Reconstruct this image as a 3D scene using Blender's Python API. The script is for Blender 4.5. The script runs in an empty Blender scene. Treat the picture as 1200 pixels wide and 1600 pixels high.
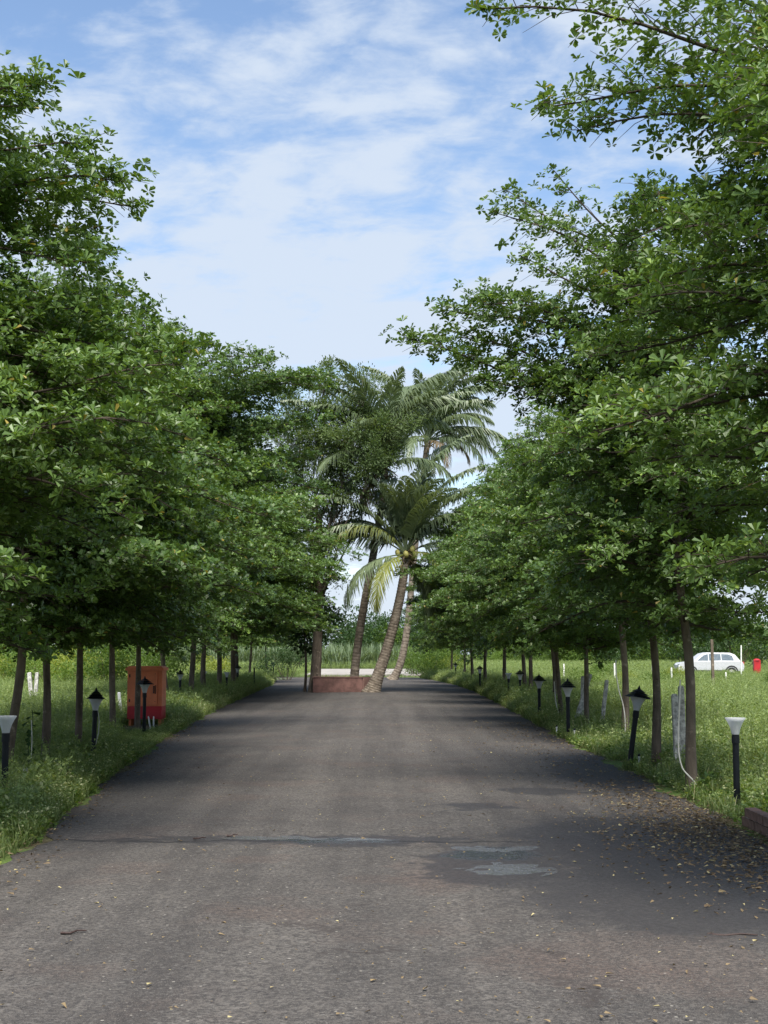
import bpy, math, random
import numpy as np
from mathutils import Vector, Matrix

R = math.radians
sc = bpy.context.scene
col = sc.collection
rng = np.random.default_rng(11)
random.seed(5)

# ------------------------------------------------------------------ camera
CAM_H, FPX, PITCH = 1.55, 2200.0, math.atan(222 / 2200.0)
cd = bpy.data.cameras.new('camera')
cd.sensor_fit = 'VERTICAL'; cd.sensor_height = 36.0
cd.lens = FPX / 1600.0 * 36.0
cd.clip_start = 0.1; cd.clip_end = 6000
cam = bpy.data.objects.new('camera', cd); col.objects.link(cam)
cam.location = (0, 0, CAM_H); cam.rotation_euler = (R(90) + PITCH, 0, 0)
sc.camera = cam

# ------------------------------------------------------------------ sky, sun, exposure
SUN_DIR = Vector((0.06, -0.62, 1.0)).normalized()
w = bpy.data.worlds.new('World'); sc.world = w; w.use_nodes = True
nt = w.node_tree; nt.nodes.clear()
def nnode(nt, t, **kw):
    n = nt.nodes.new(t)
    for k, v in kw.items():
        if isinstance(k, str) and hasattr(n, k): setattr(n, k, v)
    return n
wo = nt.nodes.new('ShaderNodeOutputWorld'); bg = nt.nodes.new('ShaderNodeBackground')
sky = nt.nodes.new('ShaderNodeTexSky'); sky.sky_type = 'NISHITA'; sky.sun_disc = False
sky.sun_elevation = math.asin(SUN_DIR.z); sky.sun_rotation = math.atan2(SUN_DIR.x, SUN_DIR.y)
sky.air_density = 1.0; sky.dust_density = 0.6; sky.ozone_density = 1.6
bg.inputs['Strength'].default_value = 0.14
def wmath(op, a, b=None, c=None):
    n = nt.nodes.new('ShaderNodeMath'); n.operation = op
    for i, v in enumerate((a, b, c)):
        if v is None: continue
        if isinstance(v, (int, float)): n.inputs[i].default_value = v
        else: nt.links.new(v, n.inputs[i])
    return n.outputs[0]
tc = nt.nodes.new('ShaderNodeTexCoord'); sep = nt.nodes.new('ShaderNodeSeparateXYZ')
nt.links.new(tc.outputs['Generated'], sep.inputs[0])
den = wmath('ADD', wmath('MAXIMUM', sep.outputs[2], 0.0), 0.16)
cx = wmath('DIVIDE', sep.outputs[0], den); cy = wmath('DIVIDE', sep.outputs[1], den)
cmb = nt.nodes.new('ShaderNodeCombineXYZ')
nt.links.new(wmath('ADD', wmath('MULTIPLY', cx, 1.0), wmath('MULTIPLY', cy, 0.12)), cmb.inputs[0])
nt.links.new(wmath('MULTIPLY', cy, 1.15), cmb.inputs[1]); cmb.inputs[2].default_value = 3.7
def wnoise(scale, detail, rough, dist, off):
    a = nt.nodes.new('ShaderNodeVectorMath'); a.operation = 'ADD'
    nt.links.new(cmb.outputs[0], a.inputs[0]); a.inputs[1].default_value = off
    n = nt.nodes.new('ShaderNodeTexNoise'); n.inputs['Scale'].default_value = scale
    n.inputs['Detail'].default_value = detail; n.inputs['Roughness'].default_value = rough
    n.inputs['Distortion'].default_value = dist
    nt.links.new(a.outputs[0], n.inputs['Vector']); return n.outputs['Fac']
n1 = wnoise(1.7, 9, 0.54, 0.4, (2.3, 0.9, 0)); n2 = wnoise(4.6, 8, 0.58, 0.3, (7.1, 3.3, 0))
n3 = wnoise(11.0, 6, 0.6, 0.4, (1.7, 5.3, 0))
mixed = wmath('ADD', wmath('MULTIPLY', n1, 0.46), wmath('ADD', wmath('MULTIPLY', n2, 0.34), wmath('MULTIPLY', n3, 0.20)))
# more veil towards the horizon
mixed = wmath('ADD', mixed, wmath('MULTIPLY', wmath('SUBTRACT', 0.42, wmath('MINIMUM', sep.outputs[2], 0.6)), 0.30))
mr = nt.nodes.new('ShaderNodeMapRange'); mr.interpolation_type = 'SMOOTHSTEP'
nt.links.new(mixed, mr.inputs[0]); mr.inputs[1].default_value = 0.445; mr.inputs[2].default_value = 0.585
cmix = nt.nodes.new('ShaderNodeMix'); cmix.data_type = 'RGBA'
nt.links.new(wmath('MULTIPLY', mr.outputs[0], 0.93), cmix.inputs['Factor'])
nt.links.new(sky.outputs[0], cmix.inputs['A']); cmix.inputs['B'].default_value = (3.30, 3.75, 4.40, 1)
nt.links.new(cmix.outputs['Result'], bg.inputs['Color']); nt.links.new(bg.outputs[0], wo.inputs[0])

sl = bpy.data.lights.new('sun', 'SUN'); sl.energy = 5.0; sl.angle = R(36); sl.color = (1.0, 0.95, 0.86)
so = bpy.data.objects.new('sun', sl); col.objects.link(so)
so.rotation_euler = SUN_DIR.to_track_quat('Z', 'Y').to_euler()

vs = sc.view_settings
vs.view_transform = 'Standard'; vs.look = 'None'; vs.exposure = 0.6; vs.gamma = 1.0; vs.use_curve_mapping = False
sc.render.engine = 'CYCLES'
cy_ = sc.cycles
cy_.max_bounces = 7; cy_.diffuse_bounces = 4; cy_.glossy_bounces = 3; cy_.transmission_bounces = 5
cy_.transparent_max_bounces = 6; cy_.caustics_reflective = False; cy_.caustics_refractive = False
cy_.sample_clamp_indirect = 6.0; cy_.use_denoising = True; cy_.use_adaptive_sampling = True
cy_.adaptive_threshold = 0.015
sc.render.use_persistent_data = False

# ------------------------------------------------------------------ helpers
def ray(px, py):
    v = Vector(((px - 600) / FPX, 0, -(py - 800) / FPX)); v.y = 1.0
    c, s = math.cos(PITCH), math.sin(PITCH)
    return Vector((v.x, v.y * c - v.z * s, v.y * s + v.z * c))
def gnd(px, py):
    d = ray(px, py); t = -CAM_H / d.z
    return Vector((d.x * t, d.y * t, 0))
def at(px, py, Y):
    d = ray(px, py); t = Y / d.y
    return Vector((d.x * t, Y, CAM_H + d.z * t))

def tag(o, label=None, cat=None, group=None, kind=None):
    if label: o['label'] = label
    if cat: o['category'] = cat
    if group: o['group'] = group
    if kind: o['kind'] = kind
    return o
def empty(name, loc, rz=0.0, parent=None):
    o = bpy.data.objects.new(name, None); col.objects.link(o)
    o.location = loc; o.rotation_euler = (0, 0, rz); o.empty_display_size = 0.2
    o.parent = parent
    return o
def link(name, me, parent=None, loc=None, rot=None, scale=None):
    o = bpy.data.objects.new(name, me); col.objects.link(o); o.parent = parent
    if loc is not None: o.location = loc
    if rot is not None: o.rotation_euler = rot
    if scale is not None: o.scale = (scale,) * 3 if isinstance(scale, (int, float)) else scale
    return o

class MB:
    """collects polygons; build() makes one mesh"""
    def __init__(s): s.v = []; s.f = []; s.t = []; s.m = []; s.n = 0
    def add(s, verts, faces, tint=None, mi=0):
        verts = np.asarray(verts, float).reshape(-1, 3); faces = np.asarray(faces, int)
        s.v.append(verts); s.f.append(faces + s.n); s.n += len(verts)
        if tint is None: tint = np.full(len(faces), 0.5)
        s.t.append(np.broadcast_to(np.asarray(tint, float), (len(faces),)))
        s.m.append(np.full(len(faces), mi, int))
    def mesh(s, name, mats, smooth=False):
        me = bpy.data.meshes.new(name)
        V = np.concatenate(s.v); nl = []; loops = []
        for f in s.f:
            nl.append(np.full(len(f), f.shape[1], int)); loops.append(f.ravel())
        nl = np.concatenate(nl); loops = np.concatenate(loops)
        me.vertices.add(len(V)); me.vertices.foreach_set('co', V.ravel().astype(np.float32))
        me.loops.add(len(loops)); me.loops.foreach_set('vertex_index', loops.astype(np.int32))
        me.polygons.add(len(nl))
        st = np.concatenate([[0], np.cumsum(nl)[:-1]])
        me.polygons.foreach_set('loop_start', st.astype(np.int32))
        if not isinstance(mats, (list, tuple)): mats = [mats]
        for m in mats: me.materials.append(m)
        me.polygons.foreach_set('material_index', np.concatenate(s.m).astype(np.int32))
        me.polygons.foreach_set('use_smooth', np.full(len(nl), smooth))
        a = me.attributes.new('tint', 'FLOAT', 'FACE')
        a.data.foreach_set('value', np.concatenate(s.t).astype(np.float32))
        me.update(calc_edges=True); me.validate()
        return me
    def box(s, c, d, rz=0.0, mi=0, taper=1.0):
        x, y, z = (np.array(d) / 2)
        P = np.array([[-x,-y,-z],[x,-y,-z],[x,y,-z],[-x,y,-z],[-x*taper,-y*taper,z],[x*taper,-y*taper,z],[x*taper,y*taper,z],[-x*taper,y*taper,z]])
        c_, s_ = math.cos(rz), math.sin(rz)
        P = P @ np.array([[c_, s_, 0], [-s_, c_, 0], [0, 0, 1]]) + np.array(c)
        s.add(P, [[0,3,2,1],[4,5,6,7],[0,1,5,4],[1,2,6,5],[2,3,7,6],[3,0,4,7]], mi=mi)
    def tube(s, pts, rad, n=8, cap=True, tint=None, mi=0):
        P = np.asarray(pts, float); m = len(P)
        rad = np.broadcast_to(np.asarray(rad, float), (m,))
        T = np.gradient(P, axis=0); T /= (np.linalg.norm(T, axis=1)[:, None] + 1e-9)
        ref = np.array([0, 0, 1.0]) if abs(T[0, 2]) < 0.9 else np.array([1.0, 0, 0])
        U = np.cross(T[0], ref); U /= np.linalg.norm(U)
        ang = np.arange(n) * 2 * math.pi / n
        V = []
        for i in range(m):
            U = U - T[i] * np.dot(U, T[i]); U /= np.linalg.norm(U) + 1e-9
            W = np.cross(T[i], U)
            V.append(P[i] + rad[i] * (np.cos(ang)[:, None] * U + np.sin(ang)[:, None] * W))
        V = np.concatenate(V)
        i, j = np.meshgrid(np.arange(m - 1), np.arange(n), indexing='ij')
        a = i * n + j; b = i * n + (j + 1) % n
        F = np.stack([a, b, b + n, a + n], -1).reshape(-1, 4)
        s.add(V, F, tint, mi)
        if cap:
            for e, off in ((0, 0), (1, (m - 1) * n)):
                ctr = P[0] if e == 0 else P[-1]
                ring = V[off:off + n]
                VV = np.concatenate([ring, ctr[None]])
                k = np.arange(n); FF = np.stack([k, (k + 1) % n, np.full(n, n)], -1)
                s.add(VV, FF[:, ::-1] if e == 0 else FF, tint if (tint is None or np.isscalar(tint)) else 0.5, mi)
    def lathe(s, prof, n=16, c=(0, 0, 0), mi=0, sq=False, rot=0.0):
        prof = np.asarray(prof, float); m = len(prof)
        ang = np.arange(n) * 2 * math.pi / n + rot
        V = np.concatenate([np.stack([r * np.cos(ang), r * np.sin(ang), np.full(n, z)], -1) for r, z in prof]) + np.array(c)
        i, j = np.meshgrid(np.arange(m - 1), np.arange(n), indexing='ij')
        a = i * n + j; b = i * n + (j + 1) % n
        s.add(V, np.stack([a, b, b + n, a + n], -1).reshape(-1, 4), mi=mi)

def leaf_batch(mb, pos, d, nrm, L, W, tint):
    """folded obovate leaves: pos,d,nrm (N,3); L,W (N)"""
    N = len(pos)
    d = d / (np.linalg.norm(d, axis=1)[:, None] + 1e-9)
    s = np.cross(d, nrm); s /= (np.linalg.norm(s, axis=1)[:, None] + 1e-9)
    u = np.cross(s, d)
    L = L[:, None]; W = W[:, None] * 0.5
    up = u * W * 0.35
    b = pos; t = pos + d * L - u * L * 0.10
    r1 = pos + d * L * 0.48 + s * W * 0.62 + up * 0.7; l1 = pos + d * L * 0.48 - s * W * 0.62 + up * 0.7
    r2 = pos + d * L * 0.83 + s * W + up - u * L * .03; l2 = pos + d * L * 0.83 - s * W + up - u * L * .03
    V = np.stack([b, r1, r2, t, l2, l1], 1).reshape(-1, 3)
    k = np.arange(N)[:, None] * 6
    F = np.stack([k + np.array([0, 1, 2, 3]), k + np.array([0, 3, 4, 5])], 1).reshape(-1, 4)
    mb.add(V, F, np.repeat(tint, 2))
def kite_batch(mb, pos, d, nrm, L, W, tint, wp=.55):
    d = d / (np.linalg.norm(d, axis=1)[:, None] + 1e-9)
    s = np.cross(d, nrm); s /= (np.linalg.norm(s, axis=1)[:, None] + 1e-9)
    L = L[:, None]; W = W[:, None] * 0.5
    V = np.stack([pos, pos + d * L * wp + s * W, pos + d * L, pos + d * L * wp - s * W], 1).reshape(-1, 3)
    k = np.arange(len(pos))[:, None] * 4
    mb.add(V, k + np.arange(4), tint)

# ------------------------------------------------------------------ materials
def newmat(name):
    m = bpy.data.materials.new(name); m.use_nodes = True; t = m.node_tree; t.nodes.clear()
    o = t.nodes.new('ShaderNodeOutputMaterial'); return m, t, o
class NT:
    def __init__(s, t): s.t = t
    def n(s, typ, **kw):
        x = s.t.nodes.new(typ)
        for k, v in kw.items(): setattr(x, k, v)
        return x
    def put(s, sock, v):
        if isinstance(v, bpy.types.NodeSocket): s.t.links.new(v, sock)
        elif v is not None: sock.default_value = v
    def math(s, op, a, b=None, c=None, clamp=False):
        x = s.n('ShaderNodeMath', operation=op, use_clamp=clamp)
        for i, v in enumerate((a, b, c)): s.put(x.inputs[i], v)
        return x.outputs[0]
    def vmath(s, op, a, b=None):
        x = s.n('ShaderNodeVectorMath', operation=op); s.put(x.inputs[0], a); s.put(x.inputs[1], b)
        return x.outputs['Value'] if op == 'LENGTH' else x.outputs[0]
    def noise(s, vec, scale, detail=4, rough=0.55, dist=0.0, out='Fac'):
        x = s.n('ShaderNodeTexNoise'); s.put(x.inputs['Vector'], vec)
        for k, v in (('Scale', scale), ('Detail', detail), ('Roughness', rough), ('Distortion', dist)): x.inputs[k].default_value = v
        return x.outputs[out]
    def rng(s, v, a, b, c=0.0, d=1.0, smooth=True):
        x = s.n('ShaderNodeMapRange'); x.interpolation_type = 'SMOOTHSTEP' if smooth else 'LINEAR'
        s.put(x.inputs[0], v)
        for i, q in enumerate((a, b, c, d)): x.inputs[i + 1].default_value = q
        return x.outputs[0]
    def mix(s, f, a, b, blend='MIX'):
        x = s.n('ShaderNodeMix', data_type='RGBA', blend_type=blend)
        s.put(x.inputs['Factor'], f)
        for k, v in (('A', a), ('B', b)):
            if isinstance(v, tuple) and len(v) == 3: v = v + (1,)
            s.put(x.inputs[k], v)
        return x.outputs['Result']
    def obj(s): return s.n('ShaderNodeTexCoord').outputs['Object']
    def bump(s, h, strength=0.3, dist=0.02):
        x = s.n('ShaderNodeBump'); x.inputs['Strength'].default_value = strength; x.inputs['Distance'].default_value = dist
        s.put(x.inputs['Height'], h); return x.outputs[0]
    def pbsdf(s, base, rough=0.6, spec=0.4, metal=0.0, normal=None, **kw):
        x = s.n('ShaderNodeBsdfPrincipled')
        if isinstance(base, tuple) and len(base) == 3: base = base + (1,)
        s.put(x.inputs['Base Color'], base); s.put(x.inputs['Roughness'], rough)
        s.put(x.inputs['Specular IOR Level'], spec); s.put(x.inputs['Metallic'], metal)
        if normal is not None: s.put(x.inputs['Normal'], normal)
        for k, v in kw.items(): s.put(x.inputs[k], v)
        return x.outputs[0]

def leaf_mat(name, dark, light, young=None, trans=0.35, rough=0.42, spec=0.35, objvar=0.5, tcol=(1.5, 1.45, 0.55), old=None):
    m, t, o = newmat(name); q = NT(t)
    a = q.n('ShaderNodeAttribute', attribute_name='tint').outputs['Fac']
    oi = q.n('ShaderNodeObjectInfo').outputs['Random']
    f = q.math('ADD', q.math('MULTIPLY', a, 1 - 0.3 * objvar), q.math('MULTIPLY', oi, 0.3 * objvar), clamp=True)
    c = q.mix(f, dark, light)
    if young: c = q.mix(q.rng(a, 0.86, 1.0), c, young)
    if old: c = q.mix(q.rng(a, 1.02, 1.05), c, old)
    p = q.pbsdf(c, rough, spec)
    tr = q.n('ShaderNodeBsdfTranslucent')
    q.put(tr.inputs[0], q.mix(1.0, c, tcol, 'MULTIPLY'))
    mx = q.n('ShaderNodeMixShader'); mx.inputs[0].default_value = trans
    t.links.new(p, mx.inputs[1]); t.links.new(tr.outputs[0], mx.inputs[2]); t.links.new(mx.outputs[0], o.inputs[0])
    return m
def bark_mat(name, a, b, scale=9.0, stretch=0.25, rough=0.9, bstr=0.6):
    m, t, o = newmat(name); q = NT(t); v = q.obj()
    v2 = q.vmath('MULTIPLY', v, (1, 1, stretch))
    n1 = q.noise(v2, scale, 6, 0.6); n2 = q.noise(v, scale * 6, 3, 0.6); n3 = q.noise(v, 1.6, 3)
    c = q.mix(q.rng(q.math('ADD', q.math('MULTIPLY', n1, .6), q.math('MULTIPLY', n3, .4)), 0.35, 0.65), a, b)
    c = q.mix(q.rng(q.noise(v, 7, 4, .6), .58, .68, 0, .5), c, tuple(min(.5, x * 1.7 + .03) for x in b))
    c = q.mix(q.rng(q.noise(q.vmath('MULTIPLY', v, (1, 1, 3)), 5, 4, .6), .6, .72, 0, .6), c, tuple(x * .45 for x in a))
    h = q.math('ADD', n1, q.math('MULTIPLY', n2, 0.4))
    t.links.new(q.pbsdf(c, rough, 0.2, normal=q.bump(h, bstr, 0.02)), o.inputs[0]); return m
def plain_mat(name, c, rough=0.5, spec=0.4, var=0.15, scale=8.0, bump=0.0, metal=0.0):
    m, t, o = newmat(name); q = NT(t); v = q.obj()
    n = q.noise(v, scale, 5, 0.6); n2 = q.noise(v, scale * 7, 3, .6)
    d = tuple(x * (1 - var) for x in c); l = tuple(min(1, x * (1 + var)) for x in c)
    cc = q.mix(q.rng(n, 0.3, 0.7), d, l)
    r = q.rng(n, 0.3, 0.7, max(0.05, rough - .08), min(1, rough + .08))
    nm = q.bump(q.math('ADD', n, q.math('MULTIPLY', n2, .5)), bump, 0.01) if bump else None
    t.links.new(q.pbsdf(cc, r, spec, metal, nm), o.inputs[0]); return m

M_LEAF = leaf_mat('lane_leaf', (0.038, 0.083, 0.022), (0.152, 0.248, 0.053), (0.28, 0.38, 0.085), trans=0.32, rough=0.40, spec=0.5, objvar=1.0, old=(0.34, 0.27, 0.06), tcol=(1.5, 1.4, 0.55))
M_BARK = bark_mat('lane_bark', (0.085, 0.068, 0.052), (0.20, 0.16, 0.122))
M_LIMB = bark_mat('lane_limb', (0.04, 0.032, 0.025), (0.085, 0.068, 0.052))  # trunk bark darkened: shade inside the crowns put into the limb colour
M_DULL = leaf_mat('dull_leaf', (0.07, 0.118, 0.042), (0.17, 0.23, 0.085), (0.27, 0.31, 0.13), trans=0.3, rough=0.55)
M_DARKLEAF = leaf_mat('dark_leaf', (0.025, 0.06, 0.02), (0.06, 0.11, 0.03), trans=0.25)
M_FROND = leaf_mat('frond', (0.095, 0.135, 0.07), (0.20, 0.25, 0.135), trans=0.28, rough=0.35, spec=0.45, objvar=1.0)
M_FRONDY = leaf_mat('frond_yellow', (0.14, 0.17, 0.04), (0.26, 0.28, 0.08), trans=0.3, rough=0.35)
M_FRONDB = leaf_mat('frond_dry', (0.10, 0.075, 0.04), (0.22, 0.165, 0.09), trans=0.2, rough=0.7, tcol=(1.3, 1.1, .7))
M_GRASS = leaf_mat('grass_blade', (0.10, 0.15, 0.045), (0.24, 0.30, 0.11), (0.38, 0.35, 0.19), trans=0.35, rough=0.5)
M_WEED = leaf_mat('weed_leaf', (0.13, 0.19, 0.065), (0.34, 0.43, 0.16), (0.50, 0.51, 0.28), trans=0.38, rough=0.5)
M_BUSH = leaf_mat('bush_leaf', (0.06, 0.12, 0.025), (0.17, 0.26, 0.05), (0.30, 0.36, 0.08), trans=0.35, rough=0.5, objvar=1.2)
M_CANE = leaf_mat('cane_leaf', (0.10, 0.15, 0.08), (0.22, 0.28, 0.16), trans=0.3, rough=0.5)
M_DRY = leaf_mat('dry_leaf', (0.09, 0.06, 0.035), (0.30, 0.225, 0.12), (0.50, 0.44, 0.22), trans=0.12, rough=0.7, tcol=(1.1, 1.0, .8), objvar=0.8)
M_BLACK = plain_mat('black_paint', (0.007, 0.009, 0.012), 0.5, 0.22, 0.3)
M_CONC = plain_mat('concrete', (0.46, 0.45, 0.42), 0.9, 0.2, 0.45, 16, 0.6)
M_WPAINT = plain_mat('white_paint', (0.72, 0.72, 0.68), 0.6, 0.3, 0.12)
M_CABLE = plain_mat('white_conduit', (0.62, 0.60, 0.53), 0.5, 0.4, 0.12)
M_ORANGE = plain_mat('orange_paint', (0.68, 0.19, 0.08), 0.5, 0.35, 0.12, 3)
M_RED = plain_mat('red_paint', (0.42, 0.022, 0.028), 0.5, 0.35, 0.15, 3)
M_DKMET = plain_mat('dark_metal', (0.05, 0.03, 0.025), 0.6, 0.4)
def shade_mat():
    m, t, o = newmat('frosted_shade'); q = NT(t); v = q.obj()
    n = q.noise(v, 14, 4)
    c = q.mix(n, (0.62, 0.64, 0.64), (0.80, 0.82, 0.82))
    p = q.pbsdf(c, 0.35, 0.45)
    tr = q.n('ShaderNodeBsdfTranslucent'); tr.inputs[0].default_value = (0.85, 0.87, 0.88, 1)
    mx = q.n('ShaderNodeMixShader'); mx.inputs[0].default_value = 0.45
    t.links.new(p, mx.inputs[1]); t.links.new(tr.outputs[0], mx.inputs[2]); t.links.new(mx.outputs[0], o.inputs[0])
    return m
M_SHADE = shade_mat()
def palm_bark():
    m, t, o = newmat('palm_bark'); q = NT(t); v = q.obj()
    sp = q.n('ShaderNodeSeparateXYZ'); t.links.new(v, sp.inputs[0])
    n = q.noise(v, 5, 5, .6); n2 = q.noise(q.vmath('MULTIPLY', v, (6, 6, 30)), 1, 4, .6)
    c = q.mix(q.rng(n, .3, .7), (0.13, 0.105, 0.082), (0.29, 0.245, 0.195))
    c = q.mix(q.rng(n2, .5, .75), c, (0.07, 0.055, 0.04))
    c = q.mix(q.math('MULTIPLY', q.n('ShaderNodeAttribute', attribute_name='tint').outputs['Fac'], .6), c, (0.05, 0.04, 0.03))
    # old red paint on the foot of the trunk
    t.links.new(q.pbsdf(c, 0.9, 0.15, normal=q.bump(q.math('ADD', n2, n), .7, .03)), o.inputs[0]); return m
M_PALM = palm_bark()

# ------------------------------------------------------------------ ground and road
def ground_mat():
    m, t, o = newmat('field_soil'); q = NT(t); v = q.obj()
    n1 = q.noise(v, 0.35, 6, .6); n2 = q.noise(v, 6, 5, .65); n3 = q.noise(v, 60, 3, .6)
    c = q.mix(q.rng(n2, .35, .68), (0.10, 0.078, 0.05), (0.17, 0.135, 0.085))
    g = q.mix(n2, (0.07, 0.12, 0.03), (0.15, 0.22, 0.06))
    c = q.mix(q.rng(n1, .38, .58), c, g)
    t.links.new(q.pbsdf(c, .95, .1, normal=q.bump(q.math('ADD', n2, q.math('MULTIPLY', n3, .5)), .6, .05)), o.inputs[0]); return m
gb = MB()
nx = np.concatenate([np.linspace(-3000, -60, 8), np.linspace(-50, 50, 41), np.linspace(60, 3000, 8)])
ny = np.concatenate([[-400, -60], np.linspace(-20, 200, 89), [260, 500, 1200, 3500]])
gx, gy = np.meshgrid(nx, ny, indexing='ij')
gz = np.zeros_like(gx)
fac = np.clip((np.abs(gx) - 5.5) / 3, 0, 1) * np.clip((80 - np.abs(gx)) / 20, 0, 1)
gz += fac * (0.06 * np.sin(gx * 0.9 + gy * 0.31) + 0.05 * np.sin(gy * 0.7 - gx * 0.4) - 0.05)
def field_z(x, y):
    f = np.clip((np.abs(x) - 5.5) / 3, 0, 1) * np.clip((80 - np.abs(x)) / 20, 0, 1)
    return f * (0.06 * np.sin(x * 0.9 + y * 0.31) + 0.05 * np.sin(y * 0.7 - x * 0.4) - 0.05)
V = np.stack([gx, gy, gz], -1).reshape(-1, 3); a_, b_ = gx.shape
i, j = np.meshgrid(np.arange(a_ - 1), np.arange(b_ - 1), indexing='ij')
k = i * b_ + j
gb.add(V, np.stack([k, k + b_, k + b_ + 1, k + 1], -1).reshape(-1, 4))
tag(link('ground', gb.mesh('ground', ground_mat(), True)), kind='structure')

ROAD_L = [(-6, -2.2), (4, -2.45), (8, -2.65), (11.4, -2.85), (17.7, -3.4), (26.6, -4.0), (36, -4.5), (46.7, -4.9), (60, -5.3), (71, -5.6), (84, -6.4), (93, -7.5)]
ROAD_R = [(-6, 3.2), (4, 3.2), (8, 3.2), (12.7, 3.18), (17.7, 3.2), (26.6, 3.27), (36, 3.45), (46.7, 3.6), (60, 3.75), (71, 3.6), (84, 3.0), (93, 2.2)]
def edge(tab, y):
    ys, xs = zip(*tab); return np.interp(y, ys, xs)
def wob(y, s):
    return 0.07 * np.sin(y * 1.7 + s) + 0.05 * np.sin(y * 4.3 + 2 * s) + 0.025 * np.sin(y * 11.1 + 3 * s)
def road_mat():
    m, t, o = newmat('asphalt'); q = NT(t); v = q.obj()
    sp = q.n('ShaderNodeSeparateXYZ'); t.links.new(v, sp.inputs[0]); X, Y = sp.outputs[0], sp.outputs[1]
    big = q.noise(v, 0.30, 5, .6); mid = q.noise(v, 1.7, 6, .62); fine = q.noise(v, 38, 4, .7); grit = q.noise(v, 150, 2, .6)
    streak = q.noise(q.vmath('MULTIPLY', v, (2.6, 0.10, 1)), 1.0, 6, .62)
    cross = q.noise(q.vmath('MULTIPLY', v, (0.5, 2.4, 1)), 1.0, 6, .62)
    warp = q.vmath('ADD', v, q.vmath('MULTIPLY', q.vmath('SUBTRACT', q.noise(v, 2.2, 5, .6, out='Color'), (.5, .5, .5)), (0.9, 0.9, 0)))
    warp = q.vmath('ADD', warp, q.vmath('MULTIPLY', q.vmath('SUBTRACT', q.noise(v, 11, 5, .65, out='Color'), (.5, .5, .5)), (0.5, 0.5, 0)))
    def ell(cx, cy, rx, ry, e0=1.0, e1=0.72):
        d = q.vmath('LENGTH', q.vmath('DIVIDE', q.vmath('SUBTRACT', warp, (cx, cy, 0)), (rx, ry, 1e6)))
        return q.rng(d, e1, e0, 1.0, 0.0)
    def mx(*a):
        r = a[0]
        for b in a[1:]: r = q.math('MAXIMUM', r, b)
        return r
    # dust and tyre tracks along the lane
    dust = q.rng(q.math('ADD', q.math('MULTIPLY', streak, .5), q.math('ADD', q.math('MULTIPLY', big, .25), q.math('MULTIPLY', mid, .25))), .39, .59)
    def track(xc, wd): return q.rng(q.math('ABSOLUTE', q.math('SUBTRACT', q.math('ADD', X, q.math('MULTIPLY', q.math('SUBTRACT', q.noise(q.vmath('MULTIPLY', v, (0, .07, 0)), 1, 3), .5), 1.6)), xc)), 0, wd, 1, 0)
    tr_ = q.math('MULTIPLY', mx(track(-.75, .42), track(.55, .42), track(-1.9, .35)), q.rng(q.noise(v, .9, 5, .6), .3, .65))
    dust = q.math('ADD', q.math('MULTIPLY', dust, .8), q.math('MULTIPLY', tr_, .45), clamp=True)
    c = q.mix(dust, (0.052, 0.046, 0.042), (0.120, 0.108, 0.096))
    st_ = q.n('ShaderNodeTexVoronoi'); st_.inputs['Scale'].default_value = 55; t.links.new(v, st_.inputs['Vector'])
    sv = q.n('ShaderNodeSeparateXYZ'); t.links.new(st_.outputs['Color'], sv.inputs[0])
    c = q.mix(q.math('MULTIPLY', q.rng(sv.outputs[0], .78, .95), .33), c, (0.19, 0.18, 0.165))
    c = q.mix(q.math('MULTIPLY', q.rng(sv.outputs[1], .75, .95), .6), c, (0.022, 0.021, 0.021))
    c = q.mix(q.rng(cross, .55, .75, 0, .3), c, (0.045, 0.042, 0.041))
    # reddish earth rubbed into the surface
    red = q.math('MULTIPLY', q.rng(q.noise(v, .8, 5, .6), .5, .7), .45)
    c = q.mix(red, c, (0.11, 0.075, 0.06))
    red2 = mx(ell(1.25, 7.2, .9, .9), ell(-.95, 10.7, .25, .25), ell(.35, 10.0, .35, .9))
    c = q.mix(q.math('MULTIPLY', red2, .3), c, (0.115, 0.078, 0.063))
    # aggregate
    vo = q.n('ShaderNodeTexVoronoi'); vo.inputs['Scale'].default_value = 70; t.links.new(v, vo.inputs['Vector'])
    c = q.mix(q.rng(q.noise(v, 14, 5, .75), .45, .7, 0, .55), c, (0.030, 0.028, 0.027))
    c = q.mix(q.rng(fine, .42, .60, 0, .75), c, (0.034, 0.031, 0.030))
    c = q.mix(q.rng(grit, .56, .68, 0, .75), c, (0.19, 0.175, 0.155))
    vs_ = q.n('ShaderNodeTexVoronoi'); vs_.inputs['Scale'].default_value = 9; t.links.new(v, vs_.inputs['Vector'])
    c = q.mix(q.rng(vs_.outputs['Distance'], .055, .08, .9, 0), c, (0.30, 0.28, 0.24))
    # damp patch, seam across the lane, small oil spots
    damp = mx(ell(1.9, 9.2, 1.3, 1.9, 1.0, .6), ell(2.3, 11.5, 1.5, 2.4), ell(.75, 10.4, .55, 1.3), ell(-.4, 11.75, 1.3, .38), ell(-1.6, 11.9, 1.0, .2), ell(.9, 14.3, .5, .4),
              ell(1.8, 16, .6, .5), ell(2.8, 18.5, .7, 2.6))
    c = q.mix(q.math('MULTIPLY', damp, .72), c, (0.030, 0.028, 0.029))
    spots = mx(ell(.82, 6.72, .11, .10), ell(1.0, 6.55, .13, .07), ell(.9, 6.4, .16, .05), ell(1.18, 6.5, .10, .06), ell(.88, 7.5, .10, .09), ell(-.3, 8.9, .09, .06), ell(-.1, 7.4, .16, .06), ell(-.9, 6.2, .1, .04), ell(-.55, 8.1, .2, .05))
    c = q.mix(q.math('MULTIPLY', spots, .6), c, (0.04, 0.033, 0.03))
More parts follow.
